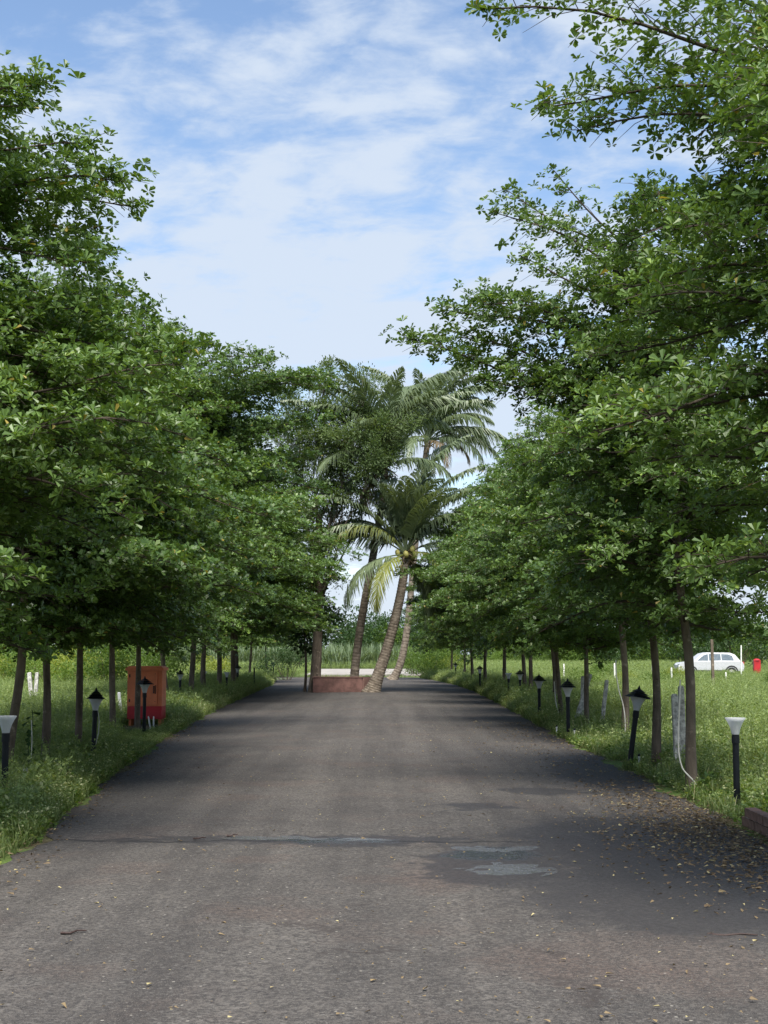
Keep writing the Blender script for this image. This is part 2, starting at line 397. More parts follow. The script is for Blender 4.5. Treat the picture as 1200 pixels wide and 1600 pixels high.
    seamY = q.math('SUBTRACT', Y, q.math('ADD', 11.25, q.math('ADD', q.math('MULTIPLY', q.noise(q.vmath('MULTIPLY', v, (1, 0, 0)), .9, 5), .9), q.math('MULTIPLY', X, -.05))))
    seam = q.math('MULTIPLY', q.rng(q.math('ABSOLUTE', seamY), .015, .055, 1, 0), q.rng(X, .9, 1.4, 1, 0))
    seam = q.math('MULTIPLY', seam, q.rng(q.noise(v, 3, 3), .3, .5))
    c = q.mix(q.math('MULTIPLY', seam, .85), c, (0.02, 0.019, 0.019))
    wet = mx(ell(.80, 11.0, .42, .45, 1., .6), ell(-.62, 11.75, .8, .2, 1., .55))
    wet = q.math('MULTIPLY', wet, q.rng(q.math('ADD', q.math('MULTIPLY', fine, .6), q.math('MULTIPLY', mid, .4)), .36, .5))
    c = q.mix(q.math('MULTIPLY', wet, .8), c, (0.022, 0.021, 0.022))
    r = q.math('SUBTRACT', q.math('SUBTRACT', q.rng(fine, .3, .7, .80, .95), q.math('MULTIPLY', damp, .22)), q.math('MULTIPLY', wet, .56), clamp=True)
    h = q.math('ADD', q.math('ADD', q.math('MULTIPLY', fine, .6), q.math('MULTIPLY', grit, .35)), q.math('ADD', q.math('MULTIPLY', mid, .9), q.math('MULTIPLY', seam, -1.0)))
    bn = q.n('ShaderNodeBump'); q.put(bn.inputs['Distance'], q.rng(wet, 0, 1, .012, .016, False))
    q.put(bn.inputs['Strength'], q.rng(wet, 0, 1, .6, .5, False)); q.put(bn.inputs['Height'], h)
    t.links.new(q.pbsdf(c, r, q.rng(wet, 0, 1, .3, 1.0, False), normal=bn.outputs[0]), o.inputs[0]); return m
PUD = [(788, 1366, .30, .30), (806, 1331, .17, .20), (735, 1332, .20, .17), (440, 1314, .42, .12), (560, 1317, .24, .09)]
PUD = [(gnd(a, b).x, gnd(a, b).y, c_, d_) for a, b, c_, d_ in PUD]
def road_base(x, y):
    xl = edge(ROAD_L, y) + wob(y, .3); xr = edge(ROAD_R, y) + wob(y, 2.1); u = (x - (xl + xr) / 2) / ((xr - xl) / 2)
    return .006 + .03 * (1 - u * u) + np.maximum(.010 * np.sin(x * 2.1 + y * .9) * np.sin(y * .55 + x * .4), -.004) * np.clip((1 - np.abs(u)) * 4, 0, 1)
def road_surf(x, y):
    z = road_base(x, y); wgt = 0
    for (a, b, rx, ry) in PUD:
        e_ = ((x - a) / rx) ** 2 + ((y - b) / ry) ** 2
        z = z - .018 * np.exp(-e_ * 1.1); wgt = np.maximum(wgt, np.exp(-e_ * .35))
    z = z + wgt * .0050 * (np.sin(x * 13 + 2.2 * np.sin(y * 9)) + np.sin(y * 21 + 2.6 * np.sin(x * 8 + 1)) + .8 * np.sin(x * 31 + y * 12) * np.sin(y * 37 - x * 9))
    return z + .0022 * np.sin(x * 17 + 3 * np.sin(y * 5)) * np.sin(y * 19 + 2 * np.sin(x * 7))
ys = np.concatenate([np.arange(-6, 8.8, .2), np.arange(8.8, 13, .05), np.arange(13, 30, .12), np.arange(30, 93, .4), [93]])
ncol = 96
rb = MB(); V = []
for y in ys:
    xl = edge(ROAD_L, y) + wob(y, .3); xr = edge(ROAD_R, y) + wob(y, 2.1)
    xs = np.linspace(xl, xr, ncol)
    z = road_surf(xs, np.full(ncol, y))
    V.append(np.stack([xs, np.full(ncol, y), z], -1))
V = np.concatenate(V); i, j = np.meshgrid(np.arange(len(ys) - 1), np.arange(ncol - 1), indexing='ij')
k = i * ncol + j
rb.add(V, np.stack([k, k + 1, k + ncol + 1, k + ncol], -1).reshape(-1, 4))
tag(link('road', rb.mesh('road', road_mat(), True)), kind='structure')
def road_z(x, y):
    xl = edge(ROAD_L, y); xr = edge(ROAD_R, y)
    return .008 + 0.03 * max(0, 1 - ((x - (xl + xr) / 2) / ((xr - xl) / 2)) ** 2)

def water_mat():
    m, t, o = newmat('puddle_water'); q = NT(t); v = q.obj()
    n1 = q.noise(v, 13, 4, .6); n2 = q.noise(v, 60, 3, .6)
    h = q.math('ADD', n1, q.math('MULTIPLY', n2, .35))
    c = q.mix(q.rng(n2, .4, .6), (0.06, 0.06, 0.062), (0.13, 0.13, 0.132))  # pale flecked base: brightness of the sky reflection put into the water colour
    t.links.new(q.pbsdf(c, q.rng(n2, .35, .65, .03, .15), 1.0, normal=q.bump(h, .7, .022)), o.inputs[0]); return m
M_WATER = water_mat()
def puddle(x, y, rx, ry):
    n = 40; th = np.arange(n) * 2 * math.pi / n; lv = float(road_base(x, y)) - .0075
    m = MB(); V = [(x, y, lv)] + [(x + 1.25 * rx * math.cos(t), y + 1.25 * ry * math.sin(t), lv) for t in th]
    k = np.arange(n); m.add(V, np.stack([np.zeros(n, int), 1 + k, 1 + (k + 1) % n], -1))
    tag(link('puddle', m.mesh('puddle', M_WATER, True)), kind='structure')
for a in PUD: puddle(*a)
# pale slab beyond the island
pb = MB()
pad = [(-5.6, 101), (3.3, 101), (3.0, 140), (-6.2, 140)]
P0 = np.array([[x, y, .0] for x, y in pad]); P1 = P0 + [0, 0, .10]
pb.add(np.concatenate([P0, P1]), [[4, 5, 6, 7], [0, 1, 5, 4], [1, 2, 6, 5], [2, 3, 7, 6], [3, 0, 4, 7]])
tag(link('pavement', pb.mesh('pavement', plain_mat('pale_concrete', (0.32, 0.295, 0.265), .9, .2, .22, .5, .3))), kind='structure')

# ------------------------------------------------------------------ scatter (grass and other uncountable stuff)
def scatter(name, sources, pts, scl, label, cat, idx=None, tilt=0.15):
    N = len(pts); me = bpy.data.meshes.new(name)
    me.vertices.add(N); me.vertices.foreach_set('co', np.asarray(pts, np.float32).ravel())
    rot = np.stack([rng.normal(0, tilt, N), rng.normal(0, tilt, N), rng.uniform(0, 6.283, N)], -1)
    for nm, ty, val, key in (('rot', 'FLOAT_VECTOR', rot, 'vector'), ('scl', 'FLOAT', np.asarray(scl), 'value'), ('idx', 'INT', idx if idx is not None else rng.integers(0, len(sources), N), 'value')):
        at_ = me.attributes.new(nm, ty, 'POINT')
        at_.data.foreach_set(key, np.asarray(val, np.int32 if ty == 'INT' else np.float32).ravel())
    o = link(name, me)
    g = bpy.data.node_groups.new(name, 'GeometryNodeTree')
    g.interface.new_socket('Geometry', in_out='INPUT', socket_type='NodeSocketGeometry')
    g.interface.new_socket('Geometry', in_out='OUTPUT', socket_type='NodeSocketGeometry')
    q = NT(g); gi = q.n('NodeGroupInput'); go = q.n('NodeGroupOutput')
    jn = q.n('GeometryNodeJoinGeometry')
    for s_ in reversed(sources):
        oi = q.n('GeometryNodeObjectInfo'); oi.inputs['Object'].default_value = s_; oi.inputs['As Instance'].default_value = False
        gti = q.n('GeometryNodeGeometryToInstance'); g.links.new(oi.outputs['Geometry'], gti.inputs[0]); g.links.new(gti.outputs[0], jn.inputs[0])
    ip = q.n('GeometryNodeInstanceOnPoints'); ip.inputs['Pick Instance'].default_value = True
    def na(nm, ty):
        x = q.n('GeometryNodeInputNamedAttribute', data_type=ty); x.inputs['Name'].default_value = nm; return x.outputs['Attribute']
    e2r = q.n('FunctionNodeEulerToRotation'); g.links.new(na('rot', 'FLOAT_VECTOR'), e2r.inputs[0])
    g.links.new(gi.outputs[0], ip.inputs['Points']); g.links.new(jn.outputs[0], ip.inputs['Instance'])
    g.links.new(na('idx', 'INT'), ip.inputs['Instance Index']); g.links.new(e2r.outputs[0], ip.inputs['Rotation'])
    g.links.new(na('scl', 'FLOAT'), ip.inputs['Scale']); g.links.new(ip.outputs[0], go.inputs[0])
    md = o.modifiers.new('scatter', 'NODES'); md.node_group = g
    return tag(o, label, cat, kind='stuff')
def src(name, me): return bpy.data.objects.new(name, me)      # never linked to the scene

def grass_tuft(seed, n=30, h=.35, spread=.10, wid=.007, mat=None, seedheads=False):
    g = np.random.default_rng(seed); mb = MB()
    for _ in range(n):
        a = g.uniform(0, 6.283); r = spread * math.sqrt(g.random()); b = np.array([r * math.cos(a), r * math.sin(a), -.02])
        d = g.uniform(0, 6.283); lean = g.uniform(.15, .9) ; L = h * g.uniform(.5, 1.25)
        D = np.array([math.cos(d), math.sin(d), 0]); S = np.array([-D[1], D[0], 0]) * wid * g.uniform(.6, 1.3)
        q_ = [b + D * L * lean * (s_ ** 1.8) * .8 + np.array([0, 0, L * (s_ - .32 * lean * s_ ** 2.2)]) for s_ in (0, .4, .75, 1.0)]
        V = [q_[0] - S * .7, q_[0] + S * .7, q_[1] + S, q_[1] - S, q_[2] + S * .8, q_[2] - S * .8, q_[3]]
        tn = g.random() ** 1.3
        mb.add(V[:6], [[0, 1, 2, 3], [3, 2, 4, 5]], tn); mb.add([V[5], V[4], V[6]], [[0, 1, 2]], tn)
    return src('grass_tuft', mb.mesh('grass_tuft', mat or M_GRASS))
def weed(seed, h=.5, nst=6, lf=.035, nl=16, mat=None, spread=.12, wr=.45):
    g = np.random.default_rng(seed); mb = MB()
    P, D, Nn = [], [], []
    for _ in range(nst):
        a = g.uniform(0, 6.283); out = g.uniform(.1, .5); L = h * g.uniform(.6, 1.15)
        b = np.array([g.normal(0, spread * .4), g.normal(0, spread * .4), -.02]); A = np.array([math.cos(a), math.sin(a), 0])
        ss = np.linspace(0, 1, 5); pts = b + A * (out * L * ss ** 1.4)[:, None] + np.array([0, 0, 1]) * (L * ss * .95)[:, None]
        mb.tube(pts, np.linspace(.004, .0015, 5) * (h / .5), 3, False, .4)
        for s_ in g.uniform(.12, 1.0, nl):
            p = np.array([np.interp(s_, ss, pts[:, c]) for c in range(3)])
            th = g.uniform(0, 6.283); el = g.uniform(-.2, .8)
            d = np.array([math.cos(th) * math.cos(el), math.sin(th) * math.cos(el), math.sin(el)])
            off = d * g.uniform(0, .10) * h
            P.append(p + off); D.append(d + g.normal(0, .3, 3)); Nn.append(np.array([0, 0, 1]) + g.normal(0, .5, 3))
    n = len(P); L = lf * g.uniform(.6, 1.4, n)
    kite_batch(mb, np.array(P), np.array(D), np.array(Nn), L, L * wr, g.random(n) ** 1.2)
    return src('weed_plant', mb.mesh('weed_plant', mat or M_WEED))

T_GRASS = [grass_tuft(i, 34, .30 + .05 * i, .13) for i in range(4)]
T_WEED = [weed(20 + i, .30 + .06 * i, 7, .050, 17, wr=.55) for i in range(4)]
T_FEATH = [weed(40 + i, .55, 8, .028, 46, wr=.4) for i in range(3)]
T_TALL = [weed(70 + i, .85, 5, .045, 26, wr=.4, spread=.3) for i in range(2)]
T_BROAD = [weed(60 + i, .24, 6, .075, 9, M_BUSH, .2, .6) for i in range(2)]
SRC = T_GRASS + T_WEED + T_FEATH + T_BROAD + T_TALL       # 0-3 grass, 4-7 weed, 8-10 feathery, 11-12 broad

def inview(x, y, m=2.5): return np.abs(x) < 0.2735 * y + m
pts, scl, idx = [], [], []
def sow(N, y0, y1, xfun, kinds, s0, s1, seed, patch=None, margin=2.5):
    g = np.random.default_rng(seed)
    y = y0 + (y1 - y0) * g.random(N); x = xfun(g, y)
    ok = inview(x, y, margin)
    if patch is not None:
        pn = np.sin(x * patch + y * .7) + np.sin(y * patch * .8 - x * 1.3) + np.sin(x * 2.9 * patch + 1.7 * y) * .6
        ok &= pn + g.normal(0, .8, N) > -.9
    x, y = x[ok], y[ok]
    pts.append(np.stack([x, y, field_z(x, y)], -1)); scl.append(g.uniform(s0, s1, len(x)))
    idx.append(g.choice(kinds, len(x)))
# verge strips beside the asphalt: short at the edge, taller behind
for side, tab, sgn in ((0, ROAD_L, -1), (1, ROAD_R, 1)):
    e = (lambda tab_, s_: lambda g, y: edge(tab_, y) + s_ * (.06 + np.abs(g.normal(0, .25, len(y)))))(tab, sgn)
    sow(4200 if side == 0 else 1600, 6.0, 30, e, [0, 0, 1, 4, 4, 11], .35, .75, 100 + side, .9)
    sow(2600, 30, 92, e, [0, 1, 2, 4, 5], .45, .95, 104 + side)
    e2 = (lambda tab_, s_: lambda g, y: edge(tab_, y) + s_ * (.3 + 3.2 * g.random(len(y))))(tab, sgn)
    sow(9600 if side == 0 else 3400, 6.5, 34, e2, [0, 2, 4, 4, 5, 5, 6, 6, 7, 8, 11, 12], .42, .98, 108 + side, .8)
    sow(7000, 34, 92, e2, [1, 2, 3, 5, 6, 7, 9], .7, 1.35, 112 + side)
    e3 = (lambda tab_, s_: lambda g, y: edge(tab_, y) + s_ * (2.5 + (0.2735 * y + 3 - 5) * g.random(len(y)) * 1.0))(tab, sgn)
    sow(8500, 14, 45, e3, [5, 6, 7, 8, 9, 10, 8, 12], .6, 1.35, 116 + side, .33)
    sow(14000, 40, 100, e3, [5, 6, 7, 8, 9, 10, 12], .6, 1.35, 120 + side, .21)
    sow(9000, 95, 190, (lambda s_: lambda g, y: s_ * (0.2735 * y + 4) * g.random(len(y)))(sgn), [7, 9, 10, 3], 1.0, 1.9, 124 + side)
for side, tab, sgn in ((0, ROAD_L, -1), (1, ROAD_R, 1)):
    sow(1500, 14, 75, (lambda tab_, s_: lambda g, y: edge(tab_, y) + s_ * (1.4 + 12 * g.random(len(y))))(tab, sgn), [13, 14], .4, 1.05, 140 + side, .45)
# low creeping growth on the right, near the brick edging
sow(1700, 9, 18, lambda g, y: 3.5 + 2.5 * g.random(len(y)), [11, 12, 4, 0], .35, .8, 130)
pts = np.concatenate(pts); scl = np.concatenate(scl); idx = np.concatenate(idx)
onpad = (pts[:, 0] > -6.4) & (pts[:, 0] < 3.4) & (pts[:, 1] > 100.5) & (pts[:, 1] < 141)
mouth = (pts[:, 0] > edge(ROAD_L, np.minimum(pts[:, 1], 93)) + .05) & (pts[:, 0] < edge(ROAD_R, np.minimum(pts[:, 1], 93)) - .05) & (pts[:, 1] < 92.5)
bare = (pts[:, 0] > 3.1) & (pts[:, 0] < 3.75) & (pts[:, 1] > 10) & (pts[:, 1] < 19) & (rng.random(len(pts)) < .75)
brk = (pts[:, 0] > 3.05) & (pts[:, 0] < 3.45) & (pts[:, 1] > 8) & (pts[:, 1] < 13.2)
cabf = (pts[:, 0] > -5.75) & (pts[:, 0] < -4.75) & (pts[:, 1] > 28.6) & (pts[:, 1] < 31.6)
front = (np.abs(pts[:, 0] + 1.2) < 6.5) & (pts[:, 1] > 92) & (pts[:, 1] < 101.5); scl = np.where(front, scl * .22, scl)
losx = -.1686 * pts[:, 1]
low = (np.abs(pts[:, 0] - losx) < .55) & (pts[:, 1] > 22) & (pts[:, 1] < 31.4); scl = np.where(low, scl * .4, scl)
keep = ~(cabf | onpad | mouth | bare | brk)
scatter('grass', SRC, pts[keep], scl[keep], 'green grass and weeds covering the verges and fields beside the lane', 'grass', idx[keep])

# ------------------------------------------------------------------ lane trees: tiered horizontal sprays of small obovate leaves
def lane_tree(seed, H=7.2, Rm=2.7, z0=1.75, tiers=11, arms=(), leafL=.085, nb=(5, 7), lean=(0, 0), trunk_r=.064, ups=(-.10, .34), jit=.10, K=7, dens=1.0, far=False, name='lane_tree'):
    g = np.random.default_rng(seed); wood = MB(); lv = MB()
    zz = np.linspace(-.15, H * .97, 22)
    ph = g.uniform(0, 6.28, 4)
    def tx(z):
        f = np.clip(z / H, 0, 1)
        return np.stack([lean[0] * f + .05 * np.sin(1.3 * z + ph[0]) * f * 3 + .015 * np.sin(3 * z + ph[1]), lean[1] * f + .05 * np.sin(1.1 * z + ph[2]) * f * 3 + .015 * np.sin(2.7 * z + ph[3]), z], -1)
    rr = trunk_r * (1 - .82 * np.clip(zz / H, 0, 1) ** .9) * (1 + .28 * np.exp(-np.maximum(zz, 0) / .12)) * (1 + .04 * np.sin(zz * 5 + ph[0]))
    wood.tube(tx(zz), rr, 10)
    RP, RA, RS = [], [], []
    def ros(p, a, s=1.0): RP.append(p); RA.append(a); RS.append(s)
    def branch(st, az, L, el, droop, r0, curve=0.0, subl=.42, dn=1.0):
        n = 9; s = np.linspace(0, 1, n)
        ang = az + curve * s + .10 * np.sin(s * 5 + g.uniform(0, 6))
        step = np.stack([np.cos(ang), np.sin(ang)], -1) * (L / (n - 1))
        xy = np.concatenate([[[0, 0]], np.cumsum(step[:-1], 0)])
        z = L * (math.tan(el) * s - droop * s ** 2) + .03 * L * np.sin(s * 7 + g.uniform(0, 6))
        pts = st + np.concatenate([xy, z[:, None]], 1)
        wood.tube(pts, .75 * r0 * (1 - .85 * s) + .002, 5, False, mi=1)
        def pos(q_): return np.array([np.interp(q_, s, pts[:, c]) for c in range(3)])
        q_ = .12 + g.uniform(0, .05)
        while q_ < 1.0:
            p = pos(q_); a0 = np.interp(q_, s, ang)
            for sd in (1, -1):
                a = a0 + sd * g.uniform(.55, 1.15)
                l = min((subl * L * (1 - q_) + .24) * g.uniform(.65, 1.2), 1.25)
                up = g.uniform(*ups)
                d = np.array([math.cos(a), math.sin(a), up])
                m = max(2, int(l / (.092 / (dn * dens))))
                ts = np.linspace(.18, 1, m)
                bend = np.array([0, 0, -.18 * l])
                e = p + d * l + bend
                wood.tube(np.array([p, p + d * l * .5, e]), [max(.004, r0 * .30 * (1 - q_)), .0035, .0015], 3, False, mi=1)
                perp = np.array([-math.sin(a), math.cos(a), 0])
                for t_ in ts:
                    pp = p + d * l * t_ + bend * t_ ** 2
                    o_ = perp * g.normal(0, .11) + np.array([0, 0, g.uniform(-.06, .13)])
                    ros(pp + o_, np.array([0, 0, .9]) + d * .45 + perp * g.normal(0, .35) + g.normal(0, .22, 3), g.uniform(.8, 1.15))
            if g.random() < .8:
                ros(p + np.array([g.normal(0, .05), g.normal(0, .05), g.uniform(.02, .12)]), np.array([0, 0, 1]) + g.normal(0, .3, 3), 1)
            q_ += .145 / L / (dn * dens) * g.uniform(.8, 1.2)
        e = pts[-1]; dv = pts[-1] - pts[-2]; dv /= np.linalg.norm(dv)
        for _ in range(4): ros(e + dv * g.uniform(-.12, .06), dv + np.array([0, 0, .5]) + g.normal(0, .35, 3), 1.05)
    az = g.uniform(0, 6.28)
    for k in range(tiers):
        f = k / (tiers - 1); z = z0 + (H - z0 - .25) * f
        prof = (.80 + .55 * f * 1.6) if f < .22 else max(.16, 1.0 * (1 - ((f - .22) / .78) ** 1.7 * .80))
        prof = min(prof, 1.0)
        nbk = g.integers(nb[0], nb[1] + 1) if f < .8 else 4
        for b in range(nbk):
            az += 2.399 + g.normal(0, .15) if b else .8
            a = az + b * 0
            L = Rm * prof * g.uniform(.62, 1.12)
            st = tx(np.array([z + g.uniform(-jit, jit)]))[0]
            el = g.uniform(.10, .38) + .45 * max(0, f - .55)
            branch(st, a, L, el, g.uniform(.16, .34) * (1 if f < .6 else .6), .028 * (1 - .6 * f), g.normal(0, .25))
    top = tx(np.array([H * .95]))[0]
    for _ in range(7): ros(top + g.normal(0, .10, 3) + [0, 0, .1], np.array([0, 0, 1]) + g.normal(0, .35, 3), 1)
    for ar in arms:   # (z on trunk, azimuth deg, length, rise rad, droop, curve, density)
        st = tx(np.array([ar[0]]))[0]
        branch(st, R(ar[1]), ar[2], ar[3], ar[4], .030, ar[5] if len(ar) > 5 else 0, .30, ar[6] if len(ar) > 6 else 1.0)
    P = np.array(RP); A = np.array(RA); S = np.array(RS)
    A /= np.linalg.norm(A, axis=1)[:, None]
    n = len(P)
    ref = np.where(np.abs(A[:, 2:3]) < .9, np.array([[0, 0, 1.0]]), np.array([[1.0, 0, 0]]))
    U = np.cross(A, ref); U /= np.linalg.norm(U, axis=1)[:, None]; W = np.cross(A, U)
    th = (np.arange(K) * 2 * math.pi / K)[None] + g.uniform(0, 6.28, (n, 1)) + g.normal(0, .25, (n, K))
    rad = np.cos(th)[..., None] * U[:, None] + np.sin(th)[..., None] * W[:, None]
    el = g.uniform(-.15, .95, (n, K))[..., None]
    D = np.cos(el) * rad + np.sin(el) * A[:, None]; Nm = np.cos(el) * A[:, None] - np.sin(el) * rad
    D = D + g.normal(0, .12, D.shape); Nm = Nm + g.normal(0, .22, Nm.shape)
    L = leafL * S[:, None] * g.uniform(.62, 1.15, (n, K))
    pos = P[:, None] + rad * .006
    ros_t = g.random((n, 1)); tint = np.clip(.55 * ros_t + .45 * g.random((n, K)), 0, 1)
    tint = np.where(g.random(tint.shape) < .006, 1.2, tint)
    (kite_batch if far else leaf_batch)(lv, pos.reshape(-1, 3), D.reshape(-1, 3), Nm.reshape(-1, 3), L.ravel(), (L * g.uniform(.42, .57, (n, K)) * (1.12 if far else 1)).ravel(), tint.ravel(), **({'wp': .66} if far else {}))
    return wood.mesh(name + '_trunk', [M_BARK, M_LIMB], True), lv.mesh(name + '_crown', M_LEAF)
def plant_tree(meshes, x, y, rz, s, label, tilt=(0, 0), group='trees lining the lane', name='lane_tree'):
    o = empty(name, (x, y, 0)); o.rotation_euler = (tilt[0], tilt[1], rz)
    o.scale = s if isinstance(s, tuple) else (s, s, s)
    link('trunk', meshes[0], o); link('crown', meshes[1], o)
    return tag(o, label, 'tree', group)
VA = [lane_tree(201, 7.0, 2.95, 1.88, 10, nb=(6, 8), leafL=.076, dens=1.27, far=True), lane_tree(202, 7.4, 3.05, 1.86, 11, nb=(6, 7), leafL=.076, dens=1.27, far=True), lane_tree(203, 6.9, 3.1, 1.9, 10, nb=(6, 8), leafL=.076, dens=1.27, far=True)]
VA.append(VA[1])
VN = lane_tree(205, 6.5, 2.0, 1.95, 11, nb=(5, 7), leafL=.078, dens=1.2, jit=.15, far=True)
# trees with limbs that set the outline against the sky
T_L0 = lane_tree(231, 7.2, 2.55, 1.95, 14, leafL=.072, ups=(-.2, .5), jit=.2, K=8, dens=1.16, arms=[(5.0, -8, 2.2, .32, .2, 0, 1.2), (4.9, 12, 2.2, .4, .2, 0, 1.2), (4.0, 4, 2.6, .25, .25, 0, 1.2), (3.1, -25, 2.8, .2, .2), (5.7, -30, 2.0, .3, .2, 0, 1.2), (5.6, 20, 1.9, .35, .2, 0, 1.2), (3.6, 25, 2.6, .3, .2)])
T_L29 = lane_tree(232, 8.6, 3.0, 1.95, 13, leafL=.080, ups=(-.2, .5), jit=.15, dens=1.3, far=True, arms=[(6.0, -20, 4.3, .42, .17), (6.1, -2, 4.0, .44, .17), (5.4, -15, 4.3, .38, .2), (6.5, 12, 3.6, .4, .18), (4.6, -8, 4.0, .3, .2), (5.2, 18, 3.7, .35, .2), (6.2, -50, 3.6, .4, .2), (5.9, 45, 3.3, .4, .2),(6.3, -12, 4.2, .36, .16, .05), (6.6, -38, 3.6, .35, .2), (5.6, 5, 3.9, .40, .18), (5.0, -30, 3.6, .3, .2), (6.9, 30, 3.0, .4, .2), (5.8, -60, 3.4, .4, .2), (7.2, -20, 3.0, .30, .15)])
T_R16 = lane_tree(233, 7.2, 2.0, 2.0, 14, leafL=.074, ups=(-.2, .5), jit=.18, K=8, dens=1.08, arms=[(4.1, 180, 3.05, .50, .19, -.10, 1.15), (4.4, 168, 2.8, .50, .20, 0, 1.1), (3.9, 188, 2.2, .52, .18, 0, 1.1), (4.7, 181, 2.7, .50, .19, 0, 1.15), (4.9, 172, 2.4, .52, .18, 0, 1.1), (4.8, 191, 2.3, .46, .18, 0, 1.1), (5.5, 178, 2.1, .66, .17, .1), (5.7, 160, 2.0, .72, .12), (5.3, 200, 2.0, .45, .15), (5.6, 172, 1.4, .9, .05)])
T_R9 = lane_tree(234, 7.0, 2.75, 2.2, 13, leafL=.068, ups=(-.2, .5), jit=.18, K=8, dens=1.1, arms=[(5.35, 178, 3.0, .36, .12, -.03, .9), (5.0, 170, 2.3, .34, .20, 0, 1), (5.3, 160, 2.7, .30, .14), (5.6, 190, 2.6, .3, .1), (3.9, 172, 2.2, .30, .22), (3.5, 190, 2.1, .35, .2, 0, .9), (2.8, 170, 2.0, .2, .2)])

G = gnd
left = [  # x, y, variant, rz, scale, tilt, label
    (-4.25, 11.2, T_L0, 0, 1.0, (0, 0), 'tall leafy tree filling the upper left edge, its trunk out of frame'),
    (-4.32, 16.3, VA[0], .6, (.97, .97, .93), (0, R(4)), 'lane tree with a dark leaning trunk beside the capless lamp on the left'),
    (-4.45, 18.8, VA[2], 2.2, .96, (0, R(1)), 'lane tree between the leaning dark trunk and the nearest capped lamp on the left'),
    (-4.62, 21.6, VA[1], 4.0, .97, (0, R(2.2)), 'lane tree directly behind the nearest capped lamp on the left verge'),
    (-5.05, 26.4, VA[3], 1.1, 1.0, (0, R(.5)), 'slim trunked lane tree just left of the orange cabinet'),
    (-5.12, 29.6, T_L29, 0, 1.0, (0, 0), 'tall spreading lane tree standing in front of the orange cabinet'),
    (-5.9, 38.5, VA[0], 3.3, 1.2, (0, R(3)), 'leaning lane tree just behind the right side of the orange cabinet'),
    (-5.9, 43.6, VA[1], 5.2, (1.5, 1.5, 1.36), (0, R(1)), 'lane tree beside the first capped lamp past the orange cabinet'),
    (-6.2, 48.8, VA[2], .9, (1.52, 1.52, 1.4), (0, 0), 'lane tree in the left row before the pale capless far lamp'),
    (-6.0, 51.5, VA[3], 2.9, (1.52, 1.52, 1.38), (0, 0), 'lane tree right behind the second capless lamp on the left'),
    (-5.7, 53.8, VA[0], 4.6, (1.55, 1.55, 1.4), (0, R(2)), 'lane tree with trunks crowded beside it before the third capless lamp on the left'),
    (-6.3, 60.5, VA[1], 1.9, (1.5, 1.5, 1.4), (0, 0), 'lane tree behind the slim capless lamp on the far left verge'),
    (-6.95, 66, VA[2], 3.7, 1.35, (0, 0), 'thin trunked lane tree near the far capped lamp on the left'),
    (-7.3, 77, VA[3], 5.5, 1.15, (0, R(3)), 'forked pale lane tree near the headless post on the left'),
    (-8.0, 96, VA[0], 2.5, 1.2, (0, 0), 'farthest lane tree at the left bend of the road'),
]
right = [
    (3.75, 9.3, T_R9, 0, 1.0, (0, 0), 'nearest tree on the right, only its overhanging leafy branches in frame'),
    (3.46, 16.0, T_R16, 0, 1.0, (0, R(-1.5)), 'right hand lane tree with a white conduit looped across its foot'),
    (3.68, 19.2, VN, 1.4, 1.0, (0, R(-.5)), 'stout lane tree beside the tilted lamp on the right'),
    (4.25, 25.0, VN, 3.0, 1.12, (0, R(-.5)), 'lane tree with a white conduit hanging straight down its right side'),
    (4.1, 28.6, VA[3], 5.0, (.88, .88, .92), (0, R(-3)), 'leaning lane tree before the slanted concrete posts on the right'),
    (4.02, 32.2, VA[1], .4, (.92, .92, .95), (0, R(-3)), 'lane tree with a white conduit slanting down to the capped lamp on the right'),
    (4.45, 37.0, VA[2], 2.6, 1.03, (0, 0), 'pale trunked lane tree left of the conduit tree on the right'),
    (4.55, 43.7, VA[0], 4.4, (1.18, 1.18, 1.12), (0, 0), 'lane tree midway along the right row behind the third capped lamp'),
    (4.9, 49.5, VA[3], 1.0, (1.22, 1.22, 1.16), (0, 0), 'lane tree behind the twin capless lamps in the right row'),
    (4.7, 55.5, VA[1], 3.5, (1.25, 1.25, 1.2), (0, 0), 'lane tree right of the small white marker stone'),
    (4.25, 59.5, VA[2], 5.7, (1.25, 1.25, 1.22), (0, 0), 'lane tree beside the capped lamp at the white marker stone'),
    (4.15, 67.0, VA[0], 2.0, (1.25, 1.25, 1.2), (0, 0), 'lane tree third from the far end of the right row'),
    (4.35, 76.0, VA[3], .2, 1.05, (0, 0), 'lane tree second from the far end of the right row'),
    (4.1, 86.0, VA[1], 4.1, 1.05, (0, 0), 'farthest lane tree in the right row before the road bends'),
]
for rows in (left, right):
    for (x, y, v, rz, s, tl, lb) in rows: plant_tree(v, x, y, rz, s, lb, tl)

